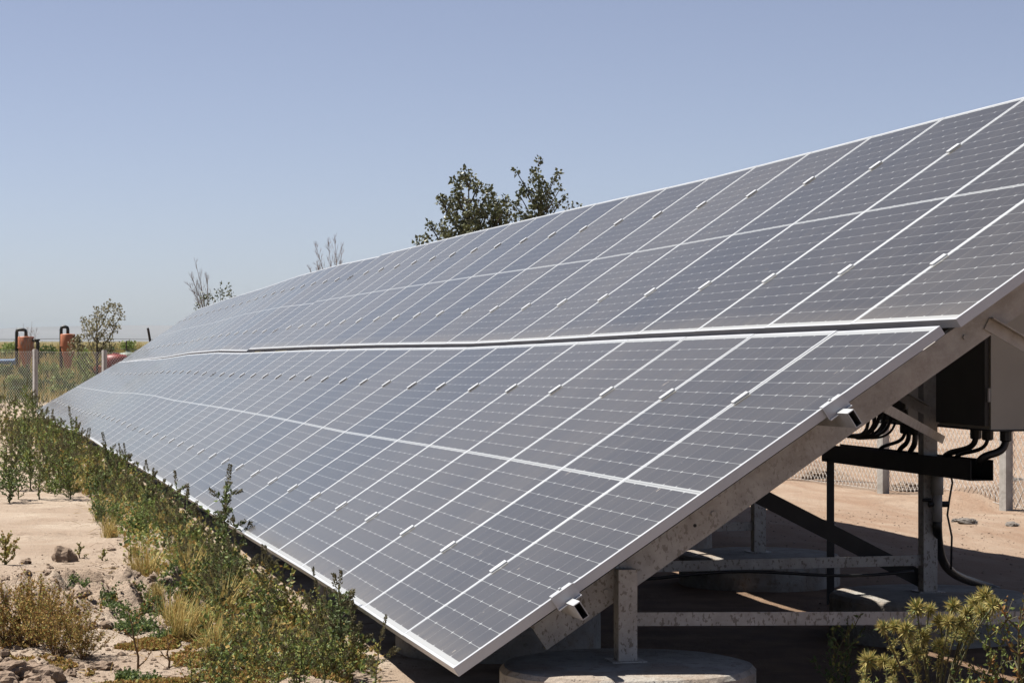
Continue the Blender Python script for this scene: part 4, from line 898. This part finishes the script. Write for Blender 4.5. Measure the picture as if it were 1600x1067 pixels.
blob_tree('tree', 'small tree top just showing over the panel edge', 'tree', gb(888, 61), T3, 61, .10, 40, 'tree_leaf', 3, .04, 'trees behind the array', .3)
SP = [(158, 487, 11), (172, 478, 9), (184, 482, 8), (187, 495, 8), (150, 500, 11), (140, 510, 11), (168, 505, 13), (180, 512, 9), (130, 500, 6), (150, 520, 12), (165, 528, 11), (122, 530, 8), (114, 537, 7), (110, 548, 7), (125, 545, 9), (145, 540, 11), (172, 540, 9), (135, 525, 8), (160, 545, 8)]
blob_tree('sapling', 'sparse young tree with small pale leaves beside the orange tank', 'tree', gb(152, 72), SP, 72, .072, 100, 'tree_leaf2', 4, .05, None, .5)
def bare_tree(label, base, stems, d, seed, tw=26, r0=.022):
    t = thing('bare_tree', label, 'tree', loc=base, group='leafless trees behind the array'); r = random.Random(seed); mb = MB(); tg = MB(); k = d/F; 
    for (px0, py0, px1, py1) in stems:
        a = at(px0, py0, d)-base; e = at(px1, py1, d+r.uniform(-.4, .4))-base
        path = bez(Vector((a.x*.6, 0, 0)), a*.5+Vector((0, 0, a.z*.2)), a, e, 10); mb.tube(path, r0, 5, cap=False, r1=.004)
        for q in range(tw):
            f = .45+.5*r.random(); s = f*10; j = int(s); p = path[j].lerp(path[j+1], s-j); ax = (path[j+1]-path[j]).normalized()
            dr = (ax+rdir(r)*.55+UP*.15).normalized(); l = (1.05-f)*1.5*r.uniform(.4, 1)*(e-a).length*.6+.12
            b1 = p+dr*l*.5+rdir(r)*.02; b2_ = p+dr*l+UP*l*.12; tg.tube([p, b1, b2_], .005, 3, cap=False, r1=.0015)
            for w_ in range(2): d3 = (dr+rdir(r)*.5).normalized(); tg.tube([b1, b1+d3*l*.45], .0035, 3, cap=False, r1=.002)
    mb.build('trunk', M['twig'], t); tg.build('twigs', M['twig'], t); return t
bare_tree('bare tree with thin reddish twigs, the left one behind the array', gb(330, 78), [(322, 470, 303, 402), (320, 470, 294, 425), (326, 475, 322, 425), (318, 470, 290, 440)], 78, 3)
bare_tree('bare tree with forked reddish twigs, nearer the leafy trees', gb(528, 70), [(530, 440, 522, 366), (520, 440, 512, 372), (510, 425, 490, 378), (498, 440, 480, 415), (533, 430, 533, 378), (503, 438, 494, 408)], 70, 4)
bare_tree('leafless bush standing around the left orange tank', gb(44, 84), [(44, 560, 36, 505), (46, 555, 50, 502), (40, 555, 26, 512), (48, 560, 58, 512), (42, 560, 44, 510)], 84, 5, 8, .016)
for k, (bl, px, d, lab) in enumerate((([(325, 470, 9), (318, 462, 7), (330, 462, 6), (308, 478, 6)], 324, 77, 'dark leafy bush at the foot of the left bare tree'), ([(343, 455, 7), (340, 467, 8), (350, 463, 5), (345, 443, 3)], 343, 77, 'slim leafy bush right of the left bare tree'), ([(356, 455, 7), (362, 462, 8), (358, 446, 4), (370, 470, 8)], 360, 77, 'leafy bush highest over the panel edge, right of the left bare tree'))):
    blob_tree('bush', lab, 'bush', gb(px, d), bl, d, .085, 26, 'tree_leaf', 20+k, .03, 'bushes behind the array', .3)
for k, (px, py, w, h_, d, lab) in enumerate(((55, 597, 22, 12, 72, 'dark green round shrub right of the near fence post'), (20, 600, 18, 12, 72, 'dark green shrub at the left, behind the mesh'), (95, 590, 16, 9, 73, 'low green shrub between the posts'), (72, 548, 14, 12, 95, 'bright green shrub between the orange tanks'), (20, 540, 14, 7, 100, 'light green shrub left of the tanks'), (130, 572, 14, 14, 80, 'green shrub below the sapling'), (105, 610, 18, 8, 68, 'green shrub nearest the array far corner'), (140, 590, 12, 7, 72, 'dull green shrub beneath the pump'), (128, 553, 10, 10, 84, 'green shrub right of the second orange tank'), (38, 578, 10, 7, 75, 'small shrub under the left orange tank'), (5, 553, 12, 9, 98, 'yellow-green scrub at the left edge behind the blue pipe'), (88, 553, 10, 10, 97, 'yellow-green scrub left of the second tank'), (165, 548, 14, 8, 99, 'low scrub right of the sapling'),
    (200, 541, 14, 6, 104, 'low scrub on the rise near the leaning post'), (75, 575, 14, 8, 82, 'green scrub between the two tank cones'), (30, 615, 20, 8, 66, 'green scrub low behind the mesh at the left'), (85, 612, 16, 8, 67, 'green scrub low behind the mesh by the post'), (150, 605, 12, 6, 68, 'green scrub low beneath the pump'), (8, 578, 12, 8, 80, 'green scrub below the blue pipe'))):
    bl = []; r = random.Random(k+60)
    for q in range(9): bl.append((px+r.uniform(-1, 1)*w*.8, py+r.uniform(-.7, .7)*h_, w*.4))
    blob_tree('shrub', lab, 'shrub', gb(px, d), bl, d, .11, 60, 'leaf_d' if k % 3 == 0 else 'leaf_a', 60+k, .02, 'shrubs behind the left fence', .5)
for k, (px, py, w, h_, d, lab) in enumerate(((1395, 678, 22, 12, 40, 'green shrub far behind the array, seen under the cabinets'), (1310, 668, 14, 8, 42, 'green shrub seen left of the cable bunch'), (1440, 682, 10, 8, 41, 'small shrub beside the rear post in the far field'))):
    bl = []; r = random.Random(k+90)
    for q in range(8): bl.append((px+r.uniform(-1, 1)*w*.8, py+r.uniform(-.7, .7)*h_, w*.4))
    blob_tree('shrub', lab, 'shrub', gb(px, d), bl, d, .06, 40, 'leaf_a', 90+k, .02, 'shrubs in the field', .3)

# tall dry grass on the rise behind the fence
mb = MB(); r = random.Random(77)
for q in range(44000):
    y = 61+64*r.random()**1.2; x = y*r.uniform(-.30, -.08)
    nz = float(vnoise(x/2.2, y/4, 12)); nz2 = float(vnoise(x/.9, y/1.5, 44))
    if y < 66: k = 0 if nz < .8 else 2; hgt = .25
    elif y < 92: k = 2 if nz > .45 else 0 if nz < .3 else 1; hgt = .24
    else: k = 0 if nz > .35 else 1; hgt = .50
    if nz2 > .68: k = (k+1) % 3
    if nz2 < .25: continue
    hgt *= r.uniform(.5, 1.25); b = Vector((x, y, Hs(x, y)-.02)); a = r.random()*6.28; w = Vector((math.cos(a), math.sin(a), 0))*r.uniform(.008, .02)
    tp = b+Vector((r.gauss(0, .2), r.gauss(0, .2), 1))*hgt
    mb.add([b-w, b+w, tp+w*.25, tp-w*.25], [(0, 1, 2, 3)], k)
o = mb.build('dry_grass', [M['straw'], M['straw2'], M['straw3']]); o['kind'] = 'stuff'; o['label'] = 'tall dry grass on the rise behind the fence'; o['category'] = 'grass'

# ---------------------------------------------------------------- air
HAZE = True
if HAZE:
    m = bpy.data.materials.new('haze_air'); m.use_nodes = True; nt = m.node_tree
    nt.nodes.remove(nt.nodes['Principled BSDF']); pv = nt.nodes.new('ShaderNodeVolumePrincipled')
    pv.inputs['Color'].default_value = (.50, .58, .64, 1); pv.inputs['Density'].default_value = 6e-5; pv.inputs['Anisotropy'].default_value = 0
    nt.links.new(pv.outputs[0], nt.nodes['Material Output'].inputs['Volume'])
    mb = MB(); mb.abox(-21000, 21000, -3500, 25000, -5, 100); o = mb.build('haze', m); o['kind'] = 'stuff'; o['label'] = 'thin pale haze in the air over the plain'; o['category'] = 'haze'
